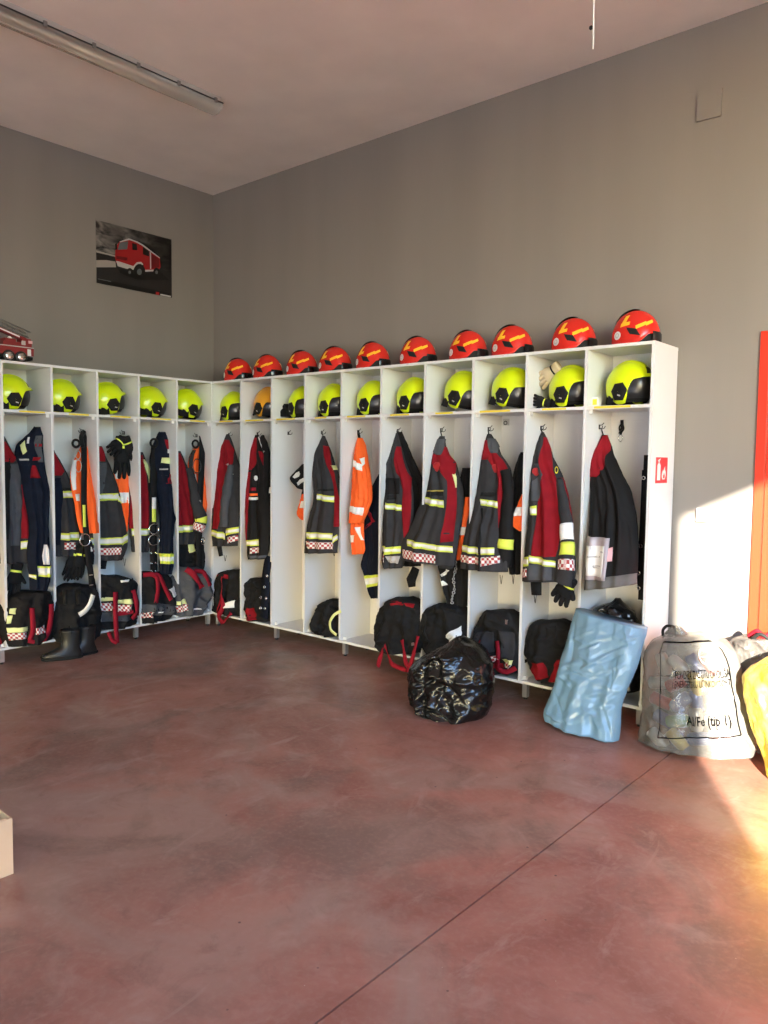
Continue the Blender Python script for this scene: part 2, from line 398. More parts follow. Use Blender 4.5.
# ---------------------------------------------------------------- locker rows
H, ZS, ZB, T = 2.15, 1.8093, 0.124, .018
RX0, RW, RD = .4428, .3897, .35
LX, LW, LD = .4428, .3571, .39
def locker(side, first, n, label):
    """one cabinet of n compartments; first = index of its first divider counted from the corner"""
    if side == 'R': a_of = lambda i: RX0 + RW * i; front, back = .35, .006; sgn = 1
    else: a_of = lambda i: -.35 - LW * i; front, back = LX, LX - LD; sgn = -1
    A0, A1 = a_of(first), a_of(first + n)
    base = W(side, (A0 + A1) / 2, (front + back) / 2, 0)
    t = thing('locker_cabinet', label, 'locker', base)
    def bx(a0, o0, z0, a1, o1, z1):
        m_ = MB(); p, q = W(side, a0, o0, z0), W(side, a1, o1, z1)
        return m_.box(min(p.x, q.x), min(p.y, q.y), z0, max(p.x, q.x), max(p.y, q.y), z1)
    hT = T / 2
    e0 = A0 + sgn * (.0005); e1 = A1 - sgn * .0005
    if side == 'R' and first + n == 10: e1 = A1 + .009
    bx(e0, back, H - T, e1, front, H).build('top_board', 'locker_white', t, smooth=False)
    bx(e0, back, ZB - T, e1, front, ZB).build('bottom_board', 'locker_white', t, smooth=False)
    bx(e0 + sgn * .001, back, ZB, e1 - sgn * .001, back + .006, H - T).build('back_panel', 'locker_white', t, smooth=False)
    for i in range(n + 1):
        a = a_of(first + i)
        if i == 0: lo, hi, nm = e0, a + sgn * hT, 'side_panel'
        elif i == n: lo, hi, nm = a - sgn * hT, e1, 'side_panel'
        else: lo, hi, nm = a - sgn * hT, a + sgn * hT, 'divider'
        bx(lo, back + .006, ZB, hi, front, H - T).build(nm, 'locker_white', t, smooth=False)
    for i in range(n):
        a, b = a_of(first + i) + sgn * hT, a_of(first + i + 1) - sgn * hT
        sh = bx(a, back + .006, ZS - T, b, front - .001, ZS).build('shelf', 'locker_white', t, smooth=False)
        random.seed(first * 7 + i + (50 if side == 'L' else 0))
        c0 = lerp(a, b, random.uniform(.12, .28)); c1 = lerp(a, b, random.uniform(.60, .78))
        bx(c0, front - .001, ZS - .014, c1, front + .0006, ZS - .002).build('name_strip', 'label_yellow', sh, smooth=False)
        for q, s_ in ((a, 1), (b, -1)):
            bx(q, front - .055, ZS - T - .022, q + sgn * s_ * .022, front - .033, ZS - T).build('bracket', 'locker_edge', sh, smooth=False)
            bx(q, front - .055, ZB, q + sgn * s_ * .020, front - .035, ZB + .020).build('bracket', 'locker_edge', t, smooth=False)
        # double coat hook on the side panel
        if side == 'R': ha, ho, hz, hd = a, .176, 1.698, 1
        else: ha, ho, hz, hd = a, .236, 1.683, -1
        k = MB(); P = lambda da, do, dz: W(side, ha + hd * da, ho + do, hz + dz)
        pl = [P(0, -.007, -.014), P(0, .007, -.014), P(0, .007, .014), P(0, -.007, .014)]
        k.slab(pl, W(side, hd * .003, 0, 0) - W(side, 0, 0, 0))
        for s_ in (-1, 1):
            k.tube([P(.003, s_*.004, -.006), P(.014, s_*.009, -.012), P(.026, s_*.016, -.006), P(.030, s_*.018, .006)], .0026, 7)
        k.tube([P(.003, 0, .010), P(.018, 0, .012), P(.030, 0, .024)], .0026, 7)
        k.build('coat_hook', 'dark_steel', t)
    for q in ([A0 + sgn * .022] + ([A1 - sgn * .022] if first + n in (10, 6) else [])):
        for o_ in (front - .045, back + .05):
            l_ = bx(q - .016, o_ - .016, .014, q + .016, o_ + .016, ZB - T).build('leg', 'steel', t, smooth=False)
            p = W(side, q, o_, 0)
            MB().cyl(p, p + Vector((0,0,.015)), .014).build('foot', 'rubber', l_)
    return t
for k in range(5):
    r_ = locker('R', 2*k, 2, ['white open locker cabinet nearest the corner in the long row', 'white open locker cabinet with an empty compartment and a lone grey jacket',
        'white open locker cabinet holding the orange hi-vis vest and grey jacket', 'white open locker cabinet behind the black rubbish bag',
        'white open locker cabinet at the right end, red sign on its side'][k])
locker('L', 0, 2, 'white open locker cabinet nearest the corner in the left row')
locker('L', 2, 3, 'white three compartment locker cabinet with boots under it in the left row')
locker('L', 5, 1, 'white open locker cabinet cut by the left picture edge')
# ---------------------------------------------------------------- cloth and sheet tools
class Loft:
    """a hung or heaped soft thing: rows from top to bottom, each a line from its left to its right end.
    rows: (y, xl, xr) or (xl, yl, xr, yr), read at the garment's own depth o (o0 at the top, o1 at the bottom)"""
    def __init__(s, side, rows, o0, o1, th=.05, thb=None, fold=.013, nf=5, seed=0, zmin=None, crump=.006, cscale=12.0, pw=2.4, N=52, taper=True, creases=()):
        R = [r if len(r) == 4 else (r[1], r[0], r[2], r[0]) for r in rows]
        ym = [(r[1] + r[3]) / 2 for r in R]; y0, y1 = ym[0], ym[-1]
        s.creases = creases
        s.side, s.th, s.thb, s.fold, s.crump, s.cs, s.pw, s.N = side, th, thb if thb is not None else th*.6, fold, crump, cscale, pw, N
        La, Lz, Ra, Rz, O = [], [], [], [], []
        for r, y in zip(R, ym):
            o = lerp(o0, o1, (y - y0) / (y1 - y0)); a, z = AZ(side, r[0], r[1], o); b, w = AZ(side, r[2], r[3], o)
            La.append(a); Lz.append(z); Ra.append(b); Rz.append(w); O.append(o)
        # parameterise by distance down the garment so that uneven rows do not bunch up
        n = len(R); cum = [0.0]
        for i in range(1, n): cum.append(cum[-1] + max(abs((Lz[i]+Rz[i]-Lz[i-1]-Rz[i-1]) / 2), .004))
        cum = [c / cum[-1] for c in cum]; s.len = abs((Lz[0]+Rz[0]-Lz[-1]-Rz[-1]) / 2)
        def tpar(v):
            for i in range(n-1):
                if v <= cum[i+1] or i == n-2: return (i + min(1, max(0, (v - cum[i]) / (cum[i+1] - cum[i])))) / (n-1)
        s.T = []
        for j in range(N+1):
            t = tpar(j / N); q = [crom(A, t) for A in (La, Lz, Ra, Rz, O)]
            if zmin is not None: q[1] = max(q[1], zmin); q[3] = max(q[3], zmin)
            s.T.append(q)
        wm = max(abs(q[2]-q[0]) for q in s.T); s.wm = wm
        s.tt = [min(1, (abs(q[2]-q[0]) / (.55*wm)))**.8 if taper else 1.0 for q in s.T]
        rnd = random.Random(seed)
        s.F = [(rnd.uniform(.6, 1.0) / (1 + .25*k), rnd.uniform(1.0, 2.2) + .9*k, rnd.random(), rnd.uniform(-.6, .6)) for k in range(nf)]
        s.off3 = Vector((rnd.uniform(0, 50), rnd.uniform(0, 50), rnd.uniform(0, 50)))
        s.out = W(side, 0, 1, 0)
    def row(s, v):
        x = max(0, min(1, v)) * s.N; i = min(int(x), s.N-1); f = x - i
        return [lerp(a, b, f) for a, b in zip(s.T[i], s.T[i+1])], lerp(s.tt[i], s.tt[i+1], f)
    def S(s, u, v, off=0.0, front=True):
        q, tt = s.row(v); uc = max(0, min(1, u))
        p = max(0.0, 1 - abs(2*uc-1)**s.pw)**.55
        fo = sum(A * math.sin(2*PI*(f*uc + ph + sl*v)) for A, f, ph, sl in s.F) * s.fold * (.25 + .75*min(1, v*1.6)) * p
        dirn = 1 if front else -1
        d = (s.th if front else -s.thb) * p * tt + (fo * min(1, tt) if front else fo*.4)
        a = lerp(q[0], q[2], uc); z = lerp(q[1], q[3], uc); o = q[4] + d
        if s.crump:
            P = Vector((a, o*1.0, z)) * s.cs + s.off3
            n1 = mnoise.noise(P); n2 = mnoise.noise(P*2.3 + Vector((7, 3, 1))); n3 = mnoise.noise(P*5.1); n4 = mnoise.noise(P*11.0) if s.N > 60 else 0.0
            rg = (1 - abs(n1)*2.2) * .55 + (1 - abs(n2)*2.2) * .3 + (1 - abs(n3)*2.0) * .15 + (1 - abs(n4)*2.0) * (.10 if s.N > 60 else 0) - .4
            k = s.crump * rg
            o += k * dirn * (p*.85 + .15); a += k * .6 * (2*uc-1); z += s.crump * .35 * n2 * min(1, 4*(1-v))
        for (x0, y0, x1, y1, am, wd) in s.creases:
            dx, dy = x1-x0, y1-y0; k = max(0, min(1, ((uc-x0)*dx + (v-y0)*dy) / (dx*dx+dy*dy)))
            dd = math.hypot(uc-x0-k*dx, v-y0-k*dy) / wd
            if dd < 1 and front: o += am * (1-dd) * (1 - .6*abs(2*k-1)) * min(1, p*2)
        return W(s.side, a + (2*uc-1) * off * .6, o + dirn * off * (p*.8 + .2), z)
    def uv_of(s, px, py):
        best = None
        for j in range(0, s.N*2+1):
            v = j / (s.N*2); q, tt = s.row(v); a, z = AZ(s.side, px, py, q[4])
            for _ in range(2):
                u = (a - q[0]) / (q[2] - q[0]) if abs(q[2]-q[0]) > 1e-5 else .5
                uc = max(0, min(1, u)); p = max(0.0, 1 - abs(2*uc-1)**s.pw)**.55
                a, z = AZ(s.side, px, py, q[4] + s.th*p*tt)
            u = (a - q[0]) / (q[2] - q[0]) if abs(q[2]-q[0]) > 1e-5 else .5
            uc = max(0, min(1, u)); e = abs(z - lerp(q[1], q[3], uc)) + .3*abs(u - uc)*abs(q[2]-q[0])
            if best is None or e < best[0]: best = (e, uc, v)
        return best[1], best[2]
    def body(s, nu=44, nb=10, nv=None):
        m = MB(); nv = nv or s.N; G = []
        for j in range(nv+1):
            v = j / nv
            G.append([s.S((1 - math.cos(PI*i/nu))/2, v) for i in range(nu+1)] + [s.S((1 + math.cos(PI*i/nb))/2, v, 0, False) for i in range(1, nb)])
        m.grid(G, close_u=True)
        n = len(G[0])
        for r, rev in ((0, False), (nv, True)):
            c = sum((p for p in G[r]), Vector()) / n; k = len(m.v); m.v.append(c)
            for i in range(n):
                f = (r*n+i, k, r*n+(i+1) % n); m.f.append(f if not rev else f[::-1])
        return m
    def patch_uv(s, rows, off=.003, nu=8, sub=3):
        """rows: list of (uL, vL, uR, vR)"""
        G = []; U = []
        for k in range(len(rows)-1):
            for j in range(sub + (1 if k == len(rows)-2 else 0)):
                r = [lerp(a, b, j/sub) for a, b in zip(rows[k], rows[k+1])]
                line = []; ul = []
                for i in range(nu+1):
                    u = lerp(r[0], r[2], i/nu); v = lerp(r[1], r[3], i/nu); line.append(s.S(u, v, off)); ul.append((u*s.wm, v*s.len))
                G.append(line); U.append(ul)
        m = MB(); m.grid(G); m.uv = [x for r in U for x in r]
        # short skirt so that the piece has thickness
        nj, ni = len(G), nu+1
        rim = [(0, i) for i in range(ni)] + [(j, ni-1) for j in range(1, nj)] + [(nj-1, i) for i in range(ni-2, -1, -1)] + [(j, 0) for j in range(nj-2, 0, -1)]
        k0 = len(m.v); inn = s.out * -(off + .001)
        for j, i in rim: m.v.append(G[j][i] + inn); m.uv.append(U[j][i])
        L = len(rim)
        for k in range(L):
            a = rim[k][0]*ni + rim[k][1]; b = rim[(k+1) % L]; b = b[0]*ni + b[1]
            m.f.append((b, a, k0+k, k0+(k+1) % L))
        return m
    def patch(s, rows, off=.003, nu=8, sub=4):
        R = []
        for r in rows:
            r = r if len(r) == 4 else (r[1], r[0], r[2], r[0])
            u0, v0 = s.uv_of(r[0], r[1]); u1, v1 = s.uv_of(r[2], r[3]); R.append((u0, v0, u1, v1))
        du = max(abs(r[2]-r[0]) for r in R); dv = abs(R[-1][1]+R[-1][3]-R[0][1]-R[0][3]) / 2 / max(1, len(R)-1)
        return s.patch_uv(R, off, max(4, int(30*du)), max(2, int(40*dv)))
    def band_rows(s, xl, yl, xr, yr, h, f0=0.0, f1=1.0):
        return [(xl, yl + h*f0, xr, yr + h*f0), (xl, yl + h*f1, xr, yr + h*f1)]

def apply_patches(t, L, patches):
    for p in patches:
        kind = p[0]
        if kind == 'band':          # fluorescent tape with a silver core
            b = L.patch(L.band_rows(*p[1]), .004).build('reflective_band', 'fluo_tape', t)
            L.patch(L.band_rows(*p[1], .22, .78), .0055).build('silver_stripe', 'silver_tape', b)
        elif kind == 'check':
            L.patch(L.band_rows(*p[1]), .004).build('checker_band', 'checker_tape', t)
        elif kind == 'disc':
            (x, y, r), m_ = p[1], p[2]
            u, v = L.uv_of(x, y); c = L.S(u, v, .002)
            m = MB(); rr = r / FPX * (c - CAM).dot(FW); m.lathe(c, L.out, [(0, rr), (.008, rr), (.012, rr*.8), (.014, rr*.4)], 18)
            m.build(p[3] if len(p) > 3 else 'badge', m_, t)
        else:
            L.patch(p[2], p[3] if len(p) > 3 else .003, sub=5).build(kind, p[1], t)

def garment(name, label, cat, side, rows, o0, o1, m, patches=(), group=None, part='body', nu=44, **kw):
    if 'creases' not in kw:
        rc = random.Random(kw.get('seed', 0) + 77); cr = []
        if cat in ('trousers', 'bag') and name != 'work_overalls':
            for k in range(16):
                x, y, an, ln = rc.uniform(.1, .9), rc.uniform(.1, .9), rc.uniform(0, PI), rc.uniform(.12, .30)
                cr.append((x - ln*math.cos(an), y - ln*math.sin(an)*.7, x + ln*math.cos(an), y + ln*math.sin(an)*.7, rc.choice([-1, 1])*rc.uniform(.012, .028), rc.uniform(.05, .11)))
        elif cat in ('jacket', 'overalls', 'vest', 'trousers'):
            n_ = 9 if cat != 'vest' else 4; am_ = .014 if cat != 'vest' else .006
            for k in range(n_):
                x = rc.uniform(.2, .8); y0 = rc.uniform(.08, .5)
                cr.append((x, y0, x + rc.uniform(-.22, .22), y0 + rc.uniform(.18, .48), rc.choice([-1, -1, 1])*rc.uniform(.5, 1)*am_, rc.uniform(.04, .08)))
            for k in range(5):
                x, y = rc.uniform(.2, .8), rc.uniform(.2, .8); cr.append((x - .15, y, x + .15, y + rc.uniform(-.06, .06), rc.choice([-1, 1])*rc.uniform(.4, .9)*am_, rc.uniform(.03, .06)))
        kw['creases'] = cr
    L = Loft(side, rows, o0, o1, **kw)
    q = L.row(1)[0]; b = W(side, (q[0]+q[2])/2, q[4], min(q[1], q[3]))
    t = thing(name, label, cat, b, 0, group)
    L.body(nu).build(part, m, t)
    apply_patches(t, L, patches)
    t_loft[t.name] = L
    return t
t_loft = {}

def Pw(side, px, py, o): a, z = AZ(side, px, py, o); return W(side, a, o, z)
def smooth_path(P, n=6):
    out = []
    for k in range(len(P)-1):
        for j in range(n): out.append(Vector([crom([p[c] for p in P], (k + j/n) / (len(P)-1)) for c in range(3)]))
    return out + [P[-1].copy()]
def strap(side, pts, wpx, o, m, parent, name='strap', th=.003, twist=0.0):
    """flat webbing along a path of (px, py) or (px, py, o)"""
    P = smooth_path([Pw(side, p[0], p[1], p[2] if len(p) > 2 else o) for p in pts])
    out = W(side, 0, 1, 0); w = wpx / FPX * (P[0] - CAM).dot(FW) / 2; mb = MB(); G = []
    n = len(P)
    for i, p in enumerate(P):
        t = (P[min(i+1, n-1)] - P[max(i-1, 0)]).normalized(); s_ = t.cross(out)
        if s_.length < .2: s_ = W(side, 1, 0, 0)
        s_.normalize()
        if twist: s_ = Matrix.Rotation(twist * math.sin(i/n*PI*2.3), 3, t) @ s_
        nn = s_.cross(t).normalized()
        G.append([p - s_*w - nn*th/2, p + s_*w - nn*th/2, p + s_*w + nn*th/2, p - s_*w + nn*th/2])
    mb.grid(G, close_u=True); k = len(mb.v); mb.f.append((0, 1, 2, 3)); mb.f.append((k-1, k-2, k-3, k-4))
    return mb.build(name, m, parent)
def px_r(p, r): return r / FPX * (p - CAM).dot(FW)
def ring(side, px, py, o, rpx, m, parent, name='ring', tpx=.7, sx=1.0, ax=None):
    p = Pw(side, px, py, o)
    return MB().torus(p, ax or W(side, 0, 1, 0), px_r(p, rpx), px_r(p, tpx), sx=sx).build(name, m, parent)
def soft_tube(side, pts, m, parent, name, flat=.75, seed=1, wr=.06, bands=()):
    """sleeve, trouser leg: pts (px, py, radius px, o); bands: (t0, t1, material, name, sub-band)"""
    C = [Pw(side, p[0], p[1], p[3]) for p in pts]; R = [px_r(c, p[2]) for c, p in zip(C, pts)]
    n = 28; rnd = random.Random(seed); ph = [rnd.random()*6 for _ in range(4)]
    ctr = [Vector([crom([c[k] for c in C], i/n) for k in range(3)]) for i in range(n+1)]; rad = [crom(R, i/n) for i in range(n+1)]
    out = W(side, 0, 1, 0)
    def pt(t, a, off=0):
        x = t*n; i = min(int(x), n-1); f = x-i; c = ctr[i].lerp(ctr[i+1], f); r = lerp(rad[i], rad[i+1], f)
        d = (ctr[min(i+1, n)] - ctr[max(i-1, 0)]).normalized(); e1 = (out - d*out.dot(d)).normalized(); e2 = d.cross(e1)
        r *= 1 + wr*(math.sin(t*31 + 2*math.sin(a+ph[0])) + .8*math.sin(3*a + t*9 + ph[1]))
        return c + e1*((r*flat+off)*math.cos(a)) + e2*((r+off)*math.sin(a))
    k = 16
    mb = MB().grid([[pt(i/n, 2*PI*j/k) for j in range(k)] for i in range(n+1)], close_u=True)
    mb.f.append(tuple(range(k))[::-1]); mb.f.append(tuple(n*k+j for j in range(k)))
    b = mb.build(name, m, parent)
    for t0, t1, bm, bn in bands:
        g = MB(); rows = [[pt(lerp(t0, t1, i/4), 2*PI*j/k, .003) for j in range(k)] for i in range(5)]
        e0 = [[pt(t0, 2*PI*j/k, -.002) for j in range(k)]]; e1 = [[pt(t1, 2*PI*j/k, -.002) for j in range(k)]]
        g.grid(e0 + rows + e1, close_u=True)
        cum = 2*PI*rad[int(t0*n)] / k
        g.uv = [(j*cum, i*.012) for i in range(7) for j in range(k)]
        g.build(bn, bm, b if parent is None or b.parent is None or b.parent.parent is None else parent)
    return b
def glove(name, label, side, wrist, tip, wpx, o, m='black_fabric', finger_m=None, group=None, spread=.35, parts=True):
    """work glove: wrist and finger tip as (px, py), fingers pointing to tip"""
    a, b = Pw(side, wrist[0], wrist[1], o), Pw(side, tip[0], tip[1], o)
    out = W(side, 0, 1, 0); d = (b-a); L = d.length; d.normalize(); s_ = d.cross(out).normalized(); w = px_r(a, wpx) / 2
    t = thing(name, label, 'glove', b, 0, group)
    palm = MB(); G = []
    for k, (f, ww, tt) in enumerate(((0, .72, .55), (.08, .78, .55), (.20, .74, .50), (.28, .70, .48), (.36, .86, .52), (.48, 1.0, .55), (.58, .98, .50), (.62, .90, .40))):
        c = a + d*(L*f); G.append([c + s_*(w*ww*math.cos(q)) + out*(w*tt*math.sin(q)) for q in [2*PI*j/16 for j in range(16)]])
    palm.grid(G, close_u=True); palm.f.append(tuple(range(16))[::-1]); palm.f.append(tuple(7*16+j for j in range(16)))
    palm.build('palm', m, t)
    for k in range(4):
        q = (k-1.5)/1.5; base = a + d*(L*.56) + s_*(w*.70*q); ln = L*(.44 if k in (1, 2) else .37 if k == 0 else .32)
        dd = (d + s_*(q*spread*.5)).normalized(); r = w*.25
        pts = [base - dd*ln*.15, base + dd*ln*.35 + out*.004, base + dd*ln*.7 + out*.002, base + dd*ln*.92 - out*.005, base + dd*ln]
        MB().tube(pts, [r, r*1.05, r, r*.85, r*.45], 10).build('finger', finger_m or m, t)
    base = a + d*(L*.40) - s_*w*.75; dd = (d - s_*.9).normalized(); ln = L*.26; r = w*.27
    MB().tube([base - dd*ln*.2, base + dd*ln*.5, base + dd*ln*.85, base + dd*ln], [r, r, r*.85, r*.45], 10).build('thumb', finger_m or m, t)
    c = a + d*(L*.27)
    G = [[a + d*(L*f) + s_*(w*.78*math.cos(q)) + out*(w*.57*math.sin(q)) for q in [2*PI*j/16 for j in range(16)]] for f in (.23, .29)]
    MB().grid(G, close_u=True).build('wrist_band', 'fluo_tape' if m != 'leather_cream' else 'matt_black', t)
    return t
# ---------------------------------------------------------------- helmets (local: forward +x, up +z, resting at z = 0)
def interp(tab, x):
    for (a, p), (b, q) in zip(tab, tab[1:]):
        if x <= b: return lerp(p, q, (x-a)/(b-a)) if b > a else p
    return tab[-1][1]
def sm(x): return x*x*(3-2*x)
def yellow_helmet(shell_mat, label, group):
    t = thing('fire_helmet', label, 'helmet', (0,0,0), 0, group)
    A, B, C, Z0 = .152, .116, .140, .128
    def E_(phi, th, k=1.0):
        r = math.sin(th) if th < PI/2 else math.sin(th)**.45
        rear = 1.04 if math.cos(phi) < 0 else 1.0
        x = A*k*rear*math.cos(phi)*r; y = B*k*math.sin(phi)*r; z = C*k*math.cos(th)
        return Vector((x, y, z + Z0))
    tab = [(0, 74), (30, 76), (54, 81), (64, 96), (69, 126), (75, 146), (86, 150), (102, 150), (114, 136), (127, 122), (150, 117), (180, 117)]
    nphi, ns = 72, 22; G = []
    for i in range(ns+1):
        rowp = []
        for j in range(nphi):
            ph = -PI + 2*PI*j/nphi; d = abs(math.degrees(ph)); tm = math.radians(interp(tab, d)); s_ = i/ns
            p = E_(ph, max(1e-3, tm*s_))
            fl = max(0, 1 - d/62) * max(0, (s_ - .86)/.14)      # brow flare
            p = p + Vector((math.cos(ph)*.034, math.sin(ph)*.012, -.004)) * fl
            rowp.append(p)
        G.append(rowp)
    last = [p*1.0 for p in G[-1]]
    inner = [[Vector((p.x*.955, p.y*.95, p.z + .003)) for p in last], [Vector((p.x*.90, p.y*.88, p.z + .02)) for p in last]]
    MB().grid(G + inner, close_u=True).build('shell', shell_mat, t, world_space=False)
    # crest along the crown
    G = []
    for i in range(25):
        th = math.radians(lerp(-62, 78, i/24)); ph = 0 if th < 0 else PI
        e = math.sin(PI*i/24)**.5; row_ = []
        for wv, hv in ((-.030, -.004), (-.026, .6), (-.014, 1), (.014, 1), (.026, .6), (.030, -.004)):
            p = E_(ph, max(.001, abs(th))); n = Vector((p.x/A**2, 0, (p.z-Z0)/C**2)).normalized()
            row_.append(p + n*(.012*e*hv) + Vector((0, wv*(.5+.5*e), -abs(wv)*.12)))
        G.append(row_)
    MB().grid(G).build('crest', shell_mat, t, world_space=False)
    # dark wedge in front of the crest
    G = []
    for i in range(9):
        th = math.radians(lerp(38, 70, i/8)); row_ = []
        for q in range(7):
            ph = math.radians(lerp(-1, 1, q/6) * lerp(6, 17, i/8)); row_.append(E_(ph, th, 1.015 + .03*math.sin(PI*i/8)))
        G.append(row_)
    MB().grid(G).build('crest_front', 'gloss_black', t, world_space=False)
    # visor and face opening
    MB().grid([[E_(math.radians(lerp(-72, 72, j/24)), math.radians(lerp(70, 132, i/10)), .965 + .02*math.sin(PI*i/10)) for j in range(25)] for i in range(11)]).build('visor', 'visor_smoke', t, world_space=False)
    # black liner and neck curtain that spreads on the shelf behind
    G = [[E_(2*PI*j/36, math.radians(lerp(60, 150, i/8)), .92) for j in range(36)] for i in range(9)]
    MB().grid(G, close_u=True).build('liner', 'matt_black', t, world_space=False)
    G = []
    for i in range(6):
        rowp = []
        for j in range(21):
            ph = math.radians(lerp(105, 255, j/20)); k = lerp(.92, 1.10, i/5)*(1 + .04*math.sin(j*1.9))
            p = E_(ph, math.radians(lerp(108, 128, i/5)), k); rowp.append(Vector((p.x, p.y, lerp(p.z, .004, sm(i/5)))))
        G.append(rowp)
    MB().grid(G).build('neck_curtain', 'black_fabric', t, world_space=False)
    for s_ in (-1, 1):
        hexa = [( .052, .010), (.026, .054), (-.030, .050), (-.060, .006), (-.030, -.048), (.024, -.052)]
        cx, cz = .006, .080; G = []
        def py(x, z):
            q = 1 - (x/(A*1.02))**2 - min(.9, max(0, (z-Z0)/C)**2); return B*math.sqrt(max(.05, q))
        for rr, o_ in ((1.0, -.006), (1.0, .003), (.86, .008), (.5, .010), (.02, .010)):
            G.append([Vector((cx + x*rr, s_*(py(cx + x*rr, cz + z*rr) + o_), cz + z*rr)) for x, z in (hexa if s_ > 0 else hexa[::-1])])
        MB().grid(G, close_u=True).build('side_plate', 'matt_black', t, smooth=False, world_space=False)
        y_ = s_*(py(cx, cz) + .011)
        MB().obox((cx + .008, y_, cz - .022), (.010, 0, -.003), (0, .0008, 0), (.001, 0, .004)).build('maker_plate', 'decal_grey', t, smooth=False, world_space=False)
    return t
def red_helmet(label, group):
    t = thing('red_helmet', label, 'helmet', (0,0,0), 0, group)
    A, B, C, Z0 = .134, .113, .148, .046
    def E_(ph, th, off=0.0):
        ph, th = math.radians(ph), math.radians(th)
        r = math.sin(th) if th < PI/2 else math.sin(th)**.5
        k = 1.0 + (.0 if th < 1.2 else .04*(th-1.2))
        p = Vector((A*k*math.cos(ph)*r, B*k*math.sin(ph)*r, C*math.cos(th)))
        n = Vector((p.x/A**2, p.y/B**2, p.z/C**2)).normalized()
        return p + n*off + Vector((0, 0, Z0))
    nphi, ns = 64, 20; G = []
    def tm(d): return interp([(0, 84), (40, 88), (60, 104), (90, 110), (130, 112), (180, 112)], d)
    for i in range(ns+1): G.append([E_(-180 + 360*j/nphi, max(.1, tm(abs(-180 + 360*j/nphi))*i/ns)) for j in range(nphi)])
    lip = [Vector((p.x*1.03, p.y*1.03, p.z-.003)) for p in G[-1]]; lip2 = [Vector((p.x*.95, p.y*.95, p.z-.006)) for p in G[-1]]
    MB().grid(G + [lip, lip2], close_u=True).build('shell', 'helmet_red', t, world_space=False)
    MB().grid([[E_(360*j/36, lerp(70, 112, i/5), -.012) for j in range(36)] for i in range(6)], close_u=True).build('liner', 'matt_black', t, world_space=False)
    # front goggles and black rear crown vent
    MB().grid([[E_(lerp(-30, 30, j/18), lerp(84, 108, i/6), .006 - (.004 if i in (0, 6) else 0)) for j in range(19)] for i in range(7)]).build('goggle', 'gloss_black', t, world_space=False)
    MB().grid([[(lambda x, y: Vector((x, y, Z0 + C*math.sqrt(max(0, 1-(x/A)**2-(y/B)**2)) + .010*math.sin(PI*i/10)**.5))) (lerp(-.110, .030, i/10), lerp(-.044, .044, j/8)*(1-.35*(i/10))) for j in range(9)] for i in range(11)]).build('crown_vent', 'matt_black', t, world_space=False)
    def quad(name, c4, m_, parent=t, off=.0016, n=5):
        (a, b, c, d) = c4
        MB().grid([[E_(lerp(lerp(a[0], b[0], j/n), lerp(d[0], c[0], j/n), i/n), lerp(lerp(a[1], b[1], j/n), lerp(d[1], c[1], j/n), i/n), off) for j in range(n+1)] for i in range(n+1)]).build(name, m_, parent, world_space=False)
    for s_ in (-1, 1):
        q = lambda *pts: [(s_*p, th) for p, th in pts]
        # yellow reflective zig-zag, ventilation slot, round emblem
        quad('reflective_strip', q((106, 44), (92, 42), (98, 64), (110, 66)), 'decal_yellow')
        quad('reflective_strip', q((112, 64), (86, 61), (87, 69), (112, 73)), 'decal_yellow')
        quad('reflective_strip', q((72, 72), (44, 62), (44, 70), (71, 80)), 'decal_yellow')
        quad('reflective_strip', q((46, 65), (22, 57), (22, 64), (46, 73)), 'decal_yellow')
        quad('vent_slot', q((94, 75), (70, 79), (60, 94), (84, 90)), 'matt_black', off=.004)
        G = [[E_(s_*(118 + r*11*math.cos(2*PI*j/20)), 90 + r*9*math.sin(2*PI*j/20), .002) for j in range(20)] for r in (1, .6, .02)]
        MB().grid(G, close_u=True).build('emblem', 'decal_white', t, world_space=False)
        G = [[E_(s_*(118 + r*6*math.cos(2*PI*j/16)), 90 + r*5*math.sin(2*PI*j/16), .003) for j in range(16)] for r in (1, .75)]
        MB().grid(G, close_u=True).build('emblem_ring', 'decal_grey', t, world_space=False)
    return t

G_Y = 'yellow fire helmets in the locker cubbies'; G_R = 'red helmets along the locker tops'
yp = yellow_helmet('helmet_yellow', '', G_Y)
used = [False]
def place(proto, label, loc, rot):
    o = proto if not used[0] else copy_tree(proto)
    used[0] = True; o['label'] = label; o.location = loc; o.rotation_euler = rot
    if proto.name.startswith('fire_helmet'): o.scale = (.95, .95, .94)
    return o
# compartment number, left edge in the photo, turn (0 = facing along the row), nod, tilt
HR = [(1, 222.5, -.10, .0), (3, 289, -.35, .0), (4, 319, -.12, .0), (5, 357.5, -.10, .0), (6, 396.5, -.15, .02), (7, 441.5, -.05, .22), (8, 488, -.12, .20), (9, 547, -.20, -.02), (10, 603, -.25, -.02)]
rest = lambda nod: .128 - .128*math.cos(nod) + abs(math.sin(nod))*.085
for i, xl, turn, nod in HR:
    a, _ = AZ('R', xl, 400, .20); ca = a + .166
    place(yp, f'fluorescent yellow fire helmet in the {ORD[i]} cubby from the corner, long row', (ca, -.20, ZS + rest(nod)*.9 + .001), (0, nod, turn))
HL = [(1, 174, .0, .18), (2, 137, .0, .10), (3, 96, -.10, -.14), (4, 47, .05, .02), (5, -6, -.10, -.02)]
for i, xl, turn, nod in HL:
    a, _ = AZ('L', xl, 400, .26); ca = a + .110
    place(yp, f'fluorescent yellow fire helmet in the {ORD[i]} cubby from the corner, left row', (.26, ca, ZS + rest(nod)*.9 + .001), (0, nod, PI/2 + turn))
used[0] = False
op = yellow_helmet('helmet_orange', '', G_Y)
a, _ = AZ('R', 254.5, 400, .20)
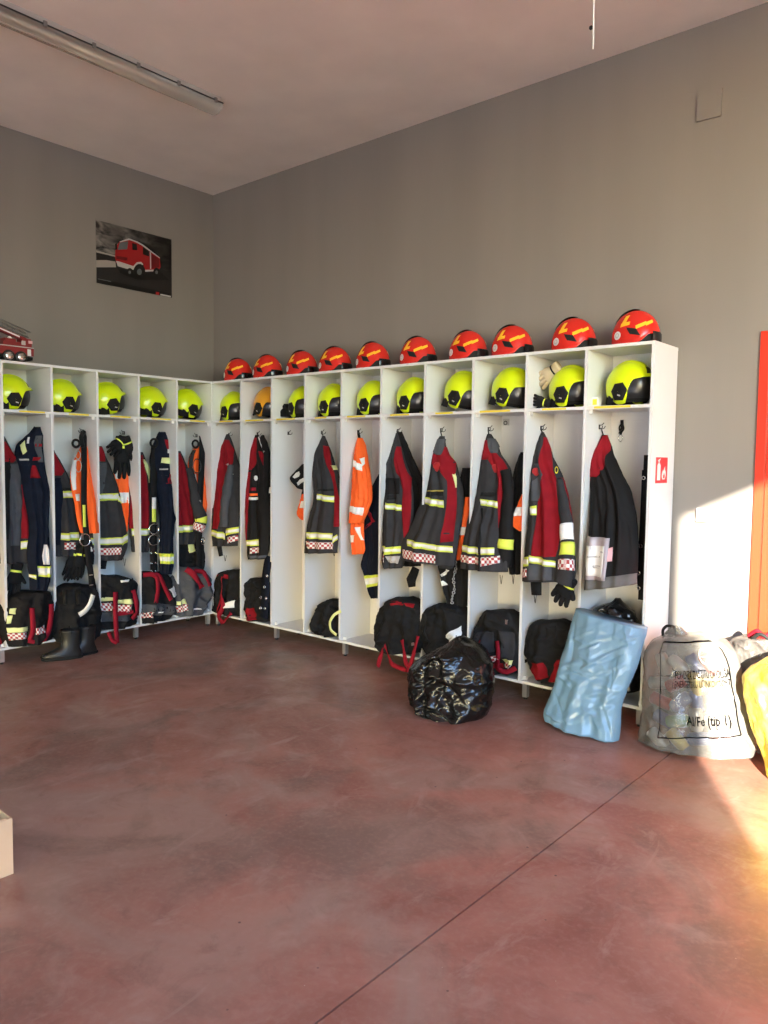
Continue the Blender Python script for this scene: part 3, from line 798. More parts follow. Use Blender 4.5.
place(op, 'orange fire helmet in the second cubby from the corner, long row', (a + .166, -.20, ZS + rest(.2)*.9 + .001), (0, .2, -.1))
used[0] = False
rp = red_helmet('', G_R)
RH = [(224, .0), (253, -.05), (286.5, .05), (319, .03), (356, -.05), (400, .02), (449, -.06), (492, .03), (552, .02), (612.5, .0)]
for i, (xl, turn) in enumerate(RH):
    a, _ = AZ('R', xl, 350, .23)
    place(rp, f'glossy red helmet on the locker tops, {ORD[i+1]} counting from the corner', (a + .168 + lerp(.035, -.030, i/9), -.235, H + .001), (0, 0, turn))
# ---------------------------------------------------------------- contents of the long row (side R), counted from the corner
GJ = 'turnout jackets hanging in the lockers'; GT = 'folded turnout trousers on the locker floors'; GH = 'orange hi-vis vests in the lockers'
GREY, BLK, NAVY, RED, ORA = 'turnout_grey', 'black_fabric', 'navy_fabric', 'red_fabric', 'hivis_orange'
def loop(side, px, py, o, t, h=6): # drawstring loop under a hem
    a = Pw(side, px, py, o); b = Pw(side, px + 1.2, py + h, o); c = Pw(side, px + 2.4, py + .5, o)
    MB().tube(smooth_path([a, (a+b)/2 + Vector((0,0,-.005)), b, (b+c)/2, c]), .0022, 6).build('drawstring', 'matt_black', t)
def hanger(side, px, py, o, t, px0, py0, o0=.18):
    MB().tube([Pw(side, px0, py0, o0), Pw(side, px, py, o)], .004, 6).build('hanging_loop', 'matt_black', t)
ZM = ZB + .002

# R1
t = garment('turnout_jacket', 'grey and dark red turnout jacket in the corner locker of the long row', 'jacket', 'R',
    [(434, 226.5, 229), (445, 221, 233), (458, 216.5, 237), (470, 215, 241), (490, 214, 240.5), (510, 213.5, 239.5), (530, 213, 238.5), (546, 214.5, 237.5)], .19, .37, GREY,
    [('red_panel', RED, [(440, 224.5, 230.5), (450, 220.5, 236), (462, 218, 236), (478, 217, 228), (500, 215, 223), (529, 213.6, 219)]),
     ('band', (213.5, 530, 225, 533, 6)), ('band', (226, 529, 240, 527, 6)), ('check', (229, 537, 238, 535, 6)),
     ('white_tab', 'silver_tape', [(226, 464, 229, 463), (229, 468, 231, 467), (233, 474, 234.5, 474)])], GJ, seed=11, th=.05)
soft_tube('R', [(231, 466, 4, .28), (228, 485, 5.5, .34), (225, 505, 5.5, .37), (224, 527, 5, .39)], 'turnout_light', t, 'sleeve', seed=3)
MB().tube([Pw('R', 219, 545, .37), Pw('R', 221, 556, .37)], [.03, .026], 10, flat=.5, fdir=(0,1,0)).build('inner_cuff', BLK, t)
loop('R', 224, 555, .37, t)
t = garment('turnout_trousers', 'black folded trousers with red straps in the corner locker, long row', 'trousers', 'R',
    [(570, 228, 240), (574, 222, 244), (584, 217, 246), (598, 215, 246), (610, 216, 246), (619, 220, 245)], .24, .27, BLK,
    [('paper_slip', 'white_paper', [(226, 604, 240, 599), (226, 608, 240, 606)], .006)], GT, seed=12, th=.10, fold=.022, crump=.030, cscale=8.5, zmin=ZM)
strap('R', [(221, 576, .36), (222, 586, .385), (221, 596, .39), (223, 606, .395), (219, 616, .395), (222, 624, .39)], 4.5, .3, 'strap_red', t, twist=.7)
strap('R', [(221, 600, .39), (217, 612, .395), (223, 622, .395), (229, 615, .395), (231, 613, .39)], 4, .3, 'strap_red', t, twist=.6)
strap('R', [(217, 577, .35), (222, 576, .36), (228, 577, .35)], 4, .3, 'strap_red', t)

# R2
t = garment('turnout_jacket', 'dark turnout jacket with red edge and small white disc, second locker, long row', 'jacket', 'R',
    [(435, 255.8, 258.5), (445, 252.5, 263), (458, 249, 267), (470, 247.3, 271), (485, 246, 271), (505, 246, 270.5), (530, 246.5, 270), (550, 248, 269), (559, 250, 266)], .185, .34, 'charcoal_shell',
    [('red_panel', RED, [(438, 255.2, 258.5), (448, 251.8, 257), (460, 249, 255.5), (470, 247.8, 252)]),
     ('red_edge', RED, [(472, 246.8, 251), (500, 246.3, 248.6), (540, 246.8, 248.4)]),
     ('red_collar', RED, [(451, 262, 264), (457, 262, 269), (466, 266, 270)]),
     ('disc', (254.5, 478, 2.6), 'white_cloth', 'white_disc'),
     ('red_tab', 'strap_red', [(487, 251.5, 254.5), (491, 251.5, 254.5)]), ('orange_tab', ORA, [(493.5, 249, 256), (496, 249, 256)]), ('white_tab', 'silver_tape', [(497, 248.5, 256), (500.5, 248.5, 256)]),
     ('white_tab', 'silver_tape', [(487.5, 267, 271), (493, 267, 271)]),
     ('band', (247, 540, 258, 539.5, 6)), ('check', (250, 548, 258, 547, 6)), ('hem', 'turnout_light', [(555, 249.6, 271), (558.5, 250.4, 269)])], GJ, seed=21, th=.05)
strap('R', [(258.5, 437, .22), (261, 444, .25), (264, 452, .27)], 1.6, .25, 'white_cloth', t, 'white_strap')
soft_tube('R', [(262, 437, 3, .22), (265, 446, 4, .24), (267, 460, 4, .25), (266, 500, 4, .28), (265, 545, 4, .30)], BLK, t, 'sleeve', seed=5)
t = garment('turnout_trousers', 'black folded trousers with riveted belt in the second locker, long row', 'trousers', 'R',
    [(578, 253, 262), (586, 248, 272), (598, 244.5, 276), (610, 245, 276), (619, 249, 275), (624, 252, 274)], .23, .25, BLK,
    [('red_panel', RED, [(608, 246.5, 255), (614, 247, 257), (620, 251, 257)])], GT, seed=22, th=.10, fold=.022, crump=.030, cscale=8.5, zmin=ZM)
strap('R', [(269, 556, .34), (266, 575, .365), (265, 595, .385), (264, 618, .385)], 11, .3, NAVY, t, 'riveted_belt', th=.006)
for x, y in ((264.5, 587), (261, 597.5), (266, 598.5), (260.5, 608), (265, 608.5), (267, 576)): ring('R', x, y, .392, 1.2, 'chrome', t, 'eyelet', .5)

# R3, an empty locker: only a dark pouch and the tip of a vest on its far side
t = garment('strap_pouch', 'black pouch with white oval and white bar in the nearly empty third locker', 'pouch', 'R',
    [(303, 464, 308, 466), (297, 470, 308, 472), (290.5, 477, 307, 480), (291.5, 481, 307, 486), (298, 488, 306, 490)], .15, .17, BLK,
    [('white_oval', 'white_cloth', [(295.5, 473.5, 299.5, 471.5), (293.5, 477, 300, 474), (295, 478.5, 299, 476.5)], .006), ('white_bar', 'white_cloth', [(297.5, 482.5, 305, 477.5), (298.5, 485.5, 306, 480.5)], .006)], seed=31, th=.03, fold=.003)
strap('R', [(304, 488, .16), (302.5, 494, .16), (301.5, 501, .16)], 3, .16, BLK, t)
garment('hivis_vest', 'orange hi-vis vest tip with white band in the third locker of the long row', 'vest', 'R',
    [(494, 303, 309), (503, 300, 309), (512, 297.5, 309), (516, 298, 309), (520, 302, 309)], .15, .16, ORA,
    [('white_band', 'white_cloth', [(501, 301, 309), (508, 299, 309)])], GH, seed=32, th=.02)

# R4
t = garment('turnout_jacket', 'grey turnout jacket with chest band above a lone black bundle, fourth locker', 'jacket', 'R',
    [(436, 322.5, 325), (444, 319.5, 328), (454, 316, 332), (464, 314.8, 335), (474, 313.5, 339), (486, 314.5, 340.5), (500, 314.5, 340), (515, 310.5, 339.5), (530, 307, 338.8), (545, 305.2, 338), (553, 304.6, 337.5)], .18, .41, GREY,
    [('red_panel', RED, [(446, 325.5, 329), (455, 325, 332), (464, 327, 334), (480, 332, 338), (500, 335, 341), (527, 336, 341)]),
     ('shoulder_tape', 'pale_fluo', [(465, 333.5, 337), (470, 336, 339)]), ('band', (317.5, 493, 334, 495.5, 6.5)),
     ('name_tape', 'matt_black', [(488.5, 318, 333), (491.5, 317.8, 333.5)]),
     ('band', (307, 532, 317, 532, 6.5)), ('band', (318, 532, 332, 533, 6.5)), ('band', (333, 537, 338, 534, 6)), ('check', (306.5, 541, 334, 542.5, 7))], GJ, seed=41, th=.055)
hanger('R', 323.5, 437, .19, t, 322, 433)
loop('R', 333, 551, .40, t, 5)
garment('hivis_vest', 'orange hi-vis vest corner behind the grey jacket in the fourth locker', 'vest', 'R',
    [(490, 338, 346), (500, 335.5, 346), (508, 333.5, 346), (515, 332.2, 346), (521, 336.5, 346)], .20, .21, ORA,
    [('white_band', 'white_cloth', [(501, 335.5, 346), (506, 334.5, 346), (512, 337, 346)])], GH, seed=42, th=.03)
t = garment('turnout_trousers', 'black bundle with a curved yellow reflective strip in the fourth locker', 'trousers', 'R',
    [(599, 331, 342), (604, 322, 347), (613, 315.5, 349), (622, 313.8, 349), (630, 315, 347), (636, 322, 344)], .23, .25, BLK, [], GT, seed=43, th=.10, fold=.022, crump=.030, cscale=8.5, zmin=ZM)
strap('R', [(341, 611, .365), (334, 615, .375), (330, 622, .38), (331, 630, .38), (336.5, 635, .38)], 3, .38, 'pale_fluo', t, 'reflective_strip')
strap('R', [(336, 612, .36), (330, 607, .33), (325, 606, .30)], 3, .3, 'matt_black', t, 'strap')

# R5
t = garment('hivis_jacket', 'bright orange hi-vis jacket with white chevron hanging in the fifth locker', 'jacket', 'R',
    [(438, 358.5, 362), (446, 357.2, 365.5), (458, 355.6, 367.5), (472, 354.2, 370), (488, 353, 372), (500, 352.2, 372), (512, 351.5, 368), (523, 350.8, 362)], .18, .34, ORA,
    [('white_chevron', 'white_cloth', [(355.3, 459, 362.2, 464), (354.8, 465, 362.3, 471)]), ('white_chevron', 'white_cloth', [(362.8, 459, 366.6, 457), (363, 466, 367.2, 463)]),
     ('white_band', 'white_cloth', [(352.0, 505.5, 365, 508), (351.6, 512, 364.5, 515.5)])], seed=51, th=.05)
strap('R', [(358, 431, .18), (359, 436, .18), (360, 441, .19)], 3.2, .18, 'matt_black', t, 'hanging_loop')
garment('hivis_vest', 'orange hi-vis vest hem showing below the orange jacket, fifth locker', 'vest', 'R',
    [(515, 352, 364), (525, 351, 364), (540, 351, 364), (549, 352, 365), (554, 353, 363)], .28, .30, ORA,
    [('white_band', 'white_cloth', [(535, 350.6, 355), (542, 350.8, 355)]), ('white_band', 'white_cloth', [(527, 356.5, 360), (533, 357.5, 362), (540, 359.5, 364)])], GH, seed=52, th=.03)
t = garment('work_overalls', 'navy work overalls with red chevron and yellow cuff band, fifth locker', 'overalls', 'R',
    [(474, 379, 384), (488, 372, 386), (502, 365.5, 386), (514, 364, 386), (526, 361, 386), (540, 363, 386), (554, 363.5, 386), (566, 361, 385), (578, 366, 384), (590, 369, 383), (598, 372, 381)], .17, .24, NAVY,
    [('red_chevron', 'strap_red', [(507, 366.5, 368.5), (521, 371, 374.5), (535, 361.5, 363)]), ('band', (365.5, 576, 381, 574, 11))], seed=53, th=.04)
strap('R', [(379, 590, .24), (378.2, 615, .24), (378, 638, .24)], 1.6, .24, BLK, t, 'hanging_strap')

# R6
t = garment('turnout_jacket', 'dark turnout jacket with wide red panel in the sixth locker', 'jacket', 'R',
    [(433, 395.5, 398.5), (444, 391.5, 401), (456, 386.5, 404), (468, 384, 408), (475, 382.8, 411), (490, 384, 413), (506, 382.6, 413.5), (525, 383.2, 413), (545, 383, 410), (560, 382.6, 405), (568, 384, 402)], .18, .39, GREY,
    [('red_panel', RED, [(447, 398.5, 401.5), (460, 393.6, 404.5), (472, 396, 409), (478, 399.5, 412), (490, 402, 412.5), (515, 401.5, 412.5), (530, 403, 411), (542, 405.5, 409)]),
     ('name_tape', 'matt_black', [(495, 387, 394), (500, 386.5, 394.5)]), ('band', (385.8, 502, 401, 505.5, 6)), ('pocket_flap', 'charcoal_shell', [(478, 386, 399), (494, 385.5, 399)]),
     ('band', (383, 546, 386, 546, 6)), ('band', (386.5, 547, 401, 546.5, 7)), ('check', (383.2, 555, 386, 556, 7)), ('worn_tape', 'decal_grey', [(556, 387.5, 401), (563, 388, 401)])], GJ, seed=61, th=.05)
hanger('R', 397, 434, .19, t, 397, 430)
t = garment('fleece_jacket', 'plain black jacket behind the red panelled one in the sixth locker', 'jacket', 'R',
    [(432, 398, 402), (445, 400, 408), (458, 401, 413), (472, 402, 420), (490, 403, 426), (515, 404, 426), (545, 403, 425), (566, 402, 423)], .17, .21, BLK, [], seed=62, th=.035)
MB().tube([Pw('R', 416, 568, .22), Pw('R', 411, 580, .24), Pw('R', 412, 587, .24)], [.03, .04, .03], 10, flat=.6, fdir=(0,1,0)).build('pocket_end', BLK, t)
t = garment('turnout_trousers', 'black trouser bundle with red braces trailing to the floor, sixth locker', 'trousers', 'R',
    [(597, 398, 412), (602, 388, 422), (613, 381, 426), (626, 378, 427), (638, 378.5, 427), (647, 383, 425), (652, 389, 422)], .27, .33, BLK,
    [('waist_lining', RED, [(601, 394, 404), (605, 393, 405)]), ('waist_lining', RED, [(602, 408, 420), (606, 408, 420)]), ('pocket_flap', 'charcoal_shell', [(622, 384, 410), (634, 382, 404), (642, 386, 400)])], GT, seed=63, th=.12, fold=.022, crump=.034, cscale=8.0, zmin=ZM)
strap('R', [(385, 642, .44), (382, 652, .46), (379.5, 660, .46), (378, 667, .46)], 4.5, .36, 'strap_red', t, twist=.5)
strap('R', [(384, 644, .45), (388, 655, .465), (392, 664, .47), (400, 668, .47), (406, 670, .47)], 4.5, .38, 'strap_red', t, twist=.6)
strap('R', [(402, 640, .45), (404, 652, .47), (406, 663, .475), (410, 668, .475)], 4.5, .38, 'strap_red', t, twist=.5)
strap('R', [(418, 636, .43), (415, 648, .455), (412, 660, .47), (407, 672, .475)], 4, .38, 'strap_red', t, twist=.4)
MB().obox(Pw('R', 413, 644, .465), (.012, 0, .004), (0, .003, 0), (-.002, 0, .010)).build('buckle', 'chrome', t, smooth=False)

# R7
t = garment('turnout_jacket', 'grey and red turnout jacket with round badge, hem over the seventh locker divider', 'jacket', 'R',
    [(436, 440.3, 444.5), (445, 435.5, 446), (455, 431.5, 449.5), (463, 429.5, 456), (473, 427.5, 459), (485, 425.5, 462.5), (500, 423, 464), (515, 416.5, 462.5), (530, 410.5, 460), (402.5, 543, 457, 550), (404.5, 560, 455, 566)], .185, .40, GREY,
    [('red_panel', RED, [(446, 440, 447), (455, 433.5, 450), (463, 432, 456.5), (470, 440, 457.5), (480, 447.5, 457), (500, 447.5, 456), (520, 444.5, 456), (542, 440.5, 455)]),
     ('collar', 'turnout_light', [(439, 438.5, 445), (448, 434.5, 445.5), (455, 436, 441)], .008), ('disc', (437, 467.5, 4.8), 'badge_red', 'badge'),
     ('shoulder_tape', 'pale_fluo', [(470.5, 454, 457), (478, 453.5, 459), (487, 455, 457)]),
     ('name_tape', 'matt_black', [(491, 427.5, 444), (496, 427, 444)]), ('name_edge', 'gold_thread', [(490.2, 427.3, 444.3), (491.2, 427.3, 444.3)], .0036), ('band', (425.3, 496.5, 444, 500, 7.5)),
     ('band', (407.5, 539, 436, 545.5, 6.5)), ('band', (436.5, 545.5, 455, 546.5, 6.5)), ('check', (403.5, 549, 435, 555.5, 8.5))], GJ, seed=71, th=.07)
hanger('R', 442, 437, .19, t, 440.5, 431)
soft_tube('R', [(446, 551, 8, .36), (446, 562, 8.5, .36), (446, 568, 8, .36)], GREY, t, 'cuff', seed=7)
t = garment('work_overalls', 'black trousers with white oval tag and chain in the seventh locker', 'trousers', 'R',
    [(468, 463, 473), (490, 459, 474), (515, 455, 474), (540, 445, 473), (562, 438, 472), (575, 440, 470), (590, 444, 470), (606, 449, 468)], .18, .24, BLK,
    [('white_oval', 'white_cloth', [(442.5, 574, 446, 569), (443.5, 577, 449, 570)], .005), ('silver_tab', 'silver_tape', [(581, 441.5, 444.5), (585.5, 443, 447)], .005)], seed=72, th=.045)
for k in range(13):
    p = Pw('R', 455.5 - .25*k + .8*math.sin(k), 562 + 3.4*k, .30); MB().torus(p, (math.sin(k), math.cos(k), .3), .009, .003, 12, 5).build('chain_link', 'steel', t)
t = garment('hivis_vest', 'narrow orange hi-vis edge with white band beside the seventh locker divider', 'vest', 'R',
    [(497, 466, 470), (515, 463, 469), (530, 461, 467), (548, 458, 464), (560, 457, 461)], .27, .30, ORA,
    [('white_band', 'white_cloth', [(527, 461, 467.5), (535, 460, 466.5)])], GH, seed=73, th=.015, fold=.002)
t = garment('kit_bag', 'black soft kit bag with white panel in the seventh locker', 'bag', 'R',
    [(603, 440, 455), (608, 431, 466), (617, 425.5, 473), (630, 423, 474), (643, 425, 474), (652, 430, 473), (658, 434, 470)], .25, .29, BLK,
    [('white_panel', 'white_cloth', [(446, 634, 464, 625), (446, 639, 464, 633), (447, 646, 463, 636)], .006), ('piping', 'matt_black', [(612, 428.5, 430), (630, 426, 428), (645, 429, 431)], .008)], seed=74, th=.12, fold=.022, crump=.034, cscale=8.0, zmin=ZM)
strap('R', [(436, 612, .39), (445, 609, .38), (456, 611, .37)], 2, .31, 'matt_black', t, 'grab_handle')

# R8
t = garment('turnout_jacket', 'grey and red turnout jacket with round badge and checker hem, eighth locker', 'jacket', 'R',
    [(434, 487.6, 491), (444, 484.6, 497.5), (454, 482.8, 501), (462, 480.4, 506.5), (470, 478.6, 511), (484, 475.5, 513.5), (500, 472.3, 511), (515, 469.4, 508), (530, 466.3, 505.5), (545, 463.3, 504), (558, 461.6, 507), (461.2, 568, 508, 572)], .18, .38, GREY,
    [('red_panel', RED, [(440, 485.6, 488.5), (450, 483.6, 490), (460, 482.2, 488)]), ('red_panel', RED, [(450, 489.5, 496), (460, 488.5, 504), (470, 494, 510), (478, 498.5, 509.5), (495, 498.5, 508.5), (515, 498.2, 505), (528, 498, 501.5)]),
     ('collar', 'turnout_light', [(438, 488, 495.5), (447, 488.5, 499), (453, 490.5, 499)], .008), ('disc', (494, 468, 4.4), 'badge_red', 'badge'),
     ('name_tape', 'matt_black', [(492.5, 481.5, 496), (497, 481.2, 496)]), ('name_edge', 'gold_thread', [(491.6, 481.4, 496.2), (492.6, 481.4, 496.2)], .0036), ('band', (481, 498.5, 498, 501, 7)),
     ('placket', 'charcoal_shell', [(508, 481.2, 482.6), (540, 480.6, 482.2), (570, 480.4, 482)], .0055),
     ('band', (463.3, 544, 480.5, 547, 7.5)), ('band', (481.5, 547, 494, 547.5, 7.5)), ('check', (462, 554.5, 480.5, 557.5, 8)), ('check', (481.5, 558, 499, 555.5, 8))], GJ, seed=81, th=.065)
hanger('R', 489, 435, .19, t, 488, 430)
soft_tube('R', [(505, 470, 5, .30), (508, 490, 6, .31), (507, 515, 7, .33), (506, 540, 8, .34), (503, 566, 9, .35)], 'charcoal_shell', t, 'sleeve', seed=8, bands=[(.74, .83, 'fluo_tape', 'cuff_band')])
loop('R', 500, 575, .35, t, 9); loop('R', 512, 572, .33, t, 12)
garment('fleece_jacket', 'plain black garment at the right side of the eighth locker', 'jacket', 'R',
    [(452, 521, 524), (466, 516, 526), (485, 512, 526), (505, 509, 526), (530, 506, 526), (555, 507, 526), (574, 511, 525)], .18, .25, BLK, [], seed=82, th=.04)
garment('hivis_vest', 'orange hi-vis vest corner with white band, right side of the eighth locker', 'vest', 'R',
    [(494, 522, 527), (505, 517.5, 527), (515, 513.5, 527), (524, 511, 527), (531, 519, 527)], .29, .31, ORA,
    [('white_band', 'white_cloth', [(507, 516.5, 522), (516, 513.5, 521)])], GH, seed=83, th=.015, fold=.002)
t = garment('turnout_trousers', 'black trouser bundle with checker cuffs and red braces in the eighth locker', 'trousers', 'R',
    [(610, 489, 514), (616, 484.5, 522), (628, 477.5, 527), (644, 475, 528), (654, 477, 528), (664, 482, 526), (672, 489, 522)], .24, .28, BLK,
    [('knee_patch', 'turnout_grey', [(630, 500, 521), (645, 499, 521), (656, 502, 521)]), ('knee_patch', 'turnout_grey', [(632, 480, 494), (652, 478, 494)]),
     ('check', (480.5, 655, 496.5, 656, 7)), ('cuff_tape', 'pale_fluo', [(502.5, 660, 518, 657.5), (504, 663, 518, 662)]), ('check', (504, 663, 518, 662, 5)), ('red_lining', RED, [(664, 486, 500), (669, 492, 502)])], GT, seed=84, th=.12, fold=.022, crump=.034, cscale=8.0, zmin=ZM)
strap('R', [(482.5, 637, .36), (480, 644, .39), (478, 652, .40), (482, 660, .41)], 4, .33, 'strap_red', t)
strap('R', [(497, 641, .40), (498, 650, .412), (498, 659, .415)], 4.6, .34, 'strap_red', t)
strap('R', [(498, 660, .415), (497, 668, .41), (506, 672, .405), (516, 668, .40)], 5, .34, 'strap_red', t, twist=.4)
MB().obox(Pw('R', 506.5, 622, .37), (.008, 0, 0), (0, .003, 0), (0, 0, .014)).build('buckle', 'chrome', t, smooth=False)

# R9
t = garment('turnout_jacket', 'mostly red turnout jacket with grey sleeve strip and checker tape, ninth locker', 'jacket', 'R',
    [(432, 541.6, 543.6), (440, 538.5, 547.5), (450, 535, 551), (460, 532.3, 554.5), (470, 531.6, 560), (480, 531.2, 564), (495, 530.2, 568), (510, 529, 571), (525, 528, 573), (540, 526.4, 574.5), (555, 525, 575.5), (568, 523.4, 576), (581, 522.4, 575)], .178, .41, GREY,
    [('red_panel', RED, [(437, 545, 547.8), (450, 541, 551.5), (460, 539.5, 553.5), (470, 541.5, 556), (484, 541, 559.5), (495, 538, 561.5), (510, 536.5, 562.5), (530, 535, 562), (548, 532.5, 558), (557, 531.5, 555)]),
     ('red_edge', RED, [(477, 561.5, 565), (495, 565.5, 569), (512, 569, 572.5), (524, 571, 574)]),
     ('disc', (535.5, 472, 4.3), 'badge_red', 'badge'), ('chest_flap', 'turnout_light', [(464, 534, 540), (474, 540, 544), (482, 533, 541), (500, 532, 538)], .004),
     ('band', (530.5, 506, 536, 506, 9)), ('band', (530.2, 555.5, 555, 561, 7)), ('band', (524, 557, 529.5, 557, 9)), ('check', (522.8, 569, 527.6, 569, 8)),
     ('dark_hem', 'turnout_light', [(565, 528.5, 551), (580, 528.5, 551)])], GJ, seed=91, th=.07, nf=5, fold=.013)
hanger('R', 542.5, 433, .185, t, 541, 429)
sl = soft_tube('R', [(559, 480, 4, .29), (563, 500, 5.5, .34), (566, 520, 6.5, .38), (567, 545, 7, .42), (566, 570, 8.5, .45), (563, 583, 9.5, .45)], GREY, t, 'sleeve', seed=9,
    bands=[(.44, .56, 'white_cloth', 'white_patch'), (.58, .68, 'fluo_tape', 'sleeve_band'), (.71, .80, 'checker_tape', 'sleeve_checker')])
MB().tube([Pw('R', 536, 582, .40), Pw('R', 536.5, 595, .40)], [.038, .034], 12, flat=.5, fdir=(0,1,0)).build('inner_cuff', BLK, t)
loop('R', 534, 594, .40, t, 9)
p = Pw('R', 556.5, 470, .31); MB().torus(p, (.2, -1, 0), .018, .004, 16, 6, sx=.5).build('carabiner', 'label_yellow', t)
glove('work_glove', 'black work glove with fingers down under the red jacket, ninth locker', 'R', (571, 578), (557, 604), 21, .42)
t = garment('kit_bag', 'black soft bag with red base flaps in the ninth locker', 'bag', 'R',
    [(620, 540, 566), (625, 533, 576), (636, 528.5, 582), (648, 526, 584), (658, 527.5, 584), (668, 533, 582), (678, 540, 578)], .24, .28, BLK,
    [('red_flap', RED, [(663, 533, 543), (670, 531, 546), (677, 533, 548)], .006), ('red_flap', RED, [(660, 556, 566), (672, 552, 566), (682, 548, 560)], .006), ('pocket', 'charcoal_shell', [(627, 547, 556), (638, 547, 555)], .008)], seed=92, th=.12, fold=.022, crump=.034, cscale=8.0, zmin=ZM)
glove('work_glove', 'black work glove lying beside the ninth yellow helmet', 'R', (550, 404), (530, 399), 11, .27, group='gloves stuffed in the ninth cubby')
glove('leather_glove', 'cream leather glove fingers behind the ninth yellow helmet', 'R', (560, 366), (537, 384), 17, .20, m='leather_cream', group='gloves stuffed in the ninth cubby')

# R10
t = garment('softshell_jacket', 'black jacket with red shoulders and clear document pouch in the end locker', 'jacket', 'R',
    [(435, 602.5, 607.5), (444, 598.5, 611), (454, 592.3, 613.5), (464, 588.8, 618), (476, 590, 623.5), (490, 591.2, 631), (508, 591, 635.5), (526, 590, 638), (546, 588, 638.5), (566, 586, 638), (584.3, 590, 636.5, 584)], .15, .41, 'charcoal_shell',
    [('red_shoulder', RED, [(435.5, 602.8, 607.4), (444, 599, 611), (450, 595.5, 611.8), (455, 592.4, 606), (464, 589.2, 604.5), (470, 589.5, 602), (476.5, 590.2, 597)], .004),
     ('hem_band', 'hem_grey', [(585.4, 580, 637, 573.5), (584.6, 590.5, 636.6, 584.5)], .004)], seed=101, th=.075, fold=.014)
L = t_loft[t.name]
pc = L.patch([(588.5, 536, 610, 538.5), (586.6, 579, 606, 581)], .010).build('document_pouch', 'pouch_mauve', t)
L.patch([(588.8, 545, 606, 546.5), (587.4, 576, 603, 577.5)], .012).build('paper', 'white_paper', pc)
for k, (x0, x1, y) in enumerate(((590, 596, 549), (600, 604.5, 551), (590, 600, 556), (593, 601, 565), (593, 601, 567.5))):
    L.patch([(x0, y, x1, y + .3), (x0, y + 1.2, x1, y + 1.5)], .0128, nu=3, sub=2).build('print_line', 'decal_grey', pc)
L.patch([(608.5, 548, 612, 547.5), (608, 561, 611.5, 560.5)], .006).build('pink_tag', 'pink_tag', t)
hanger('R', 603.5, 436, .155, t, 601, 428, .14)
strap('R', [(622, 420, .03), (622, 428, .03), (620, 434, .032)], 3.2, .03, 'matt_black', None, 'carabiner_strap').name = 'carabiner_strap'
cs = bpy.data.objects['carabiner_strap']; tag(cs, 'black strap with steel carabiner on the back of the end locker', 'strap')
p = Pw('R', 620.5, 438, .034); MB().torus(p, (0, -1, 0), .022, .0035, 18, 6, sx=.6).build('carabiner', 'chrome', cs)
p = Pw('R', 621.5, 428, .034); MB().torus(p, (0, -1, 0), .020, .006, 18, 6, sx=.7).build('ring', 'matt_black', cs)
t = thing('utility_belt', 'dark belts and buckles hanging on the right side of the end locker', 'belt', Pw('R', 641, 600, .22))
strap('R', [(647, 455, .20), (645, 500, .22), (643, 550, .24), (641, 600, .24)], 6, .22, BLK, t, 'belt')
strap('R', [(644, 470, .18), (642, 520, .20), (639, 575, .22), (640, 590, .22)], 4, .2, NAVY, t, 'belt')
for x, y in ((643.5, 478), (640.5, 546), (638.5, 573), (638.5, 588)): ring('R', x, y, .25, 1.6, 'chrome', t, 'buckle', .5)
t = garment('rubbish_bag', 'small black plastic bag in the end locker behind the blue bag', 'bag', 'R',
    [(598, 616.5, 619), (602, 612, 622), (606, 598, 627), (613, 594, 635), (630, 590, 642), (660, 594, 643), (690, 598, 640)], .22, .23, 'black_plastic', seed=102, th=.11, fold=.006, crump=.02, cscale=14, zmin=ZM)
# ---------------------------------------------------------------- contents of the left row (side L), counted from the corner
# L1
t = garment('turnout_jacket', 'dark red turnout jacket with slanted checker cuff, corner locker of the left row', 'jacket', 'L',
    [(451, 172, 180), (460, 170, 184), (470, 169, 188), (485, 168, 192), (500, 168, 196), (512, 168, 199), (522, 169, 201), (533, 170, 199), (544, 172, 194)], .26, .36, GREY,
    [('red_panel', RED, [(453, 171, 180), (465, 170, 184.5), (480, 169, 188), (500, 169, 191.5), (525, 169.5, 193)]), ('band', (172, 525.5, 193, 525, 6.5)),
     ('shoulder_tape', 'pale_fluo', [(491, 192, 194.5), (500, 193, 196.8), (514, 197, 199)])], GJ, seed=201, th=.05)
soft_tube('L', [(189, 468, 3.5, .34), (193, 485, 5, .38), (197, 505, 6, .41), (201, 520, 6.5, .43), (197, 532, 5.5, .42)], GREY, t, 'sleeve', seed=21,
    bands=[(.70, .80, 'fluo_tape', 'cuff_band'), (.83, .96, 'checker_tape', 'cuff_checker')])
t = garment('hivis_vest', 'orange and white hi-vis vest under a belt, corner locker of the left row', 'vest', 'L',
    [(446, 196, 203), (455, 190, 205), (465, 188, 206), (480, 189, 207.5), (497, 191, 208), (512, 194, 206), (526, 198, 203)], .27, .40, ORA,
    [('white_band', 'white_cloth', [(474, 190, 196), (484, 192, 197), (493, 193.5, 198)]), ('dark_yoke', GREY, [(450, 191, 196), (458, 188.8, 194), (468, 188.6, 192)])], GH, seed=202, th=.03)
t = thing('work_belt', 'black work belt with rings hanging in the corner locker, left row', 'belt', Pw('L', 199, 560, .33), group='work belts hanging in the left lockers')
strap('L', [(202, 437, .28), (202, 455, .36), (201, 480, .41), (199.5, 510, .44), (199, 545, .45), (199, 566, .45)], 7, .32, BLK, t, 'belt')
strap('L', [(200, 500, .442), (199, 514, .446)], 2.5, .33, 'decal_grey', t, 'tag')
ring('L', 195.5, 444, .34, 3.6, 'matt_black', t, 'ring', 1.1); ring('L', 197, 466, .405, 7, 'dark_steel', t, 'cable_loop', .6, sx=.7); ring('L', 203, 541, .455, 3.5, 'chrome', t, 'snap_hook', .5, sx=.6)
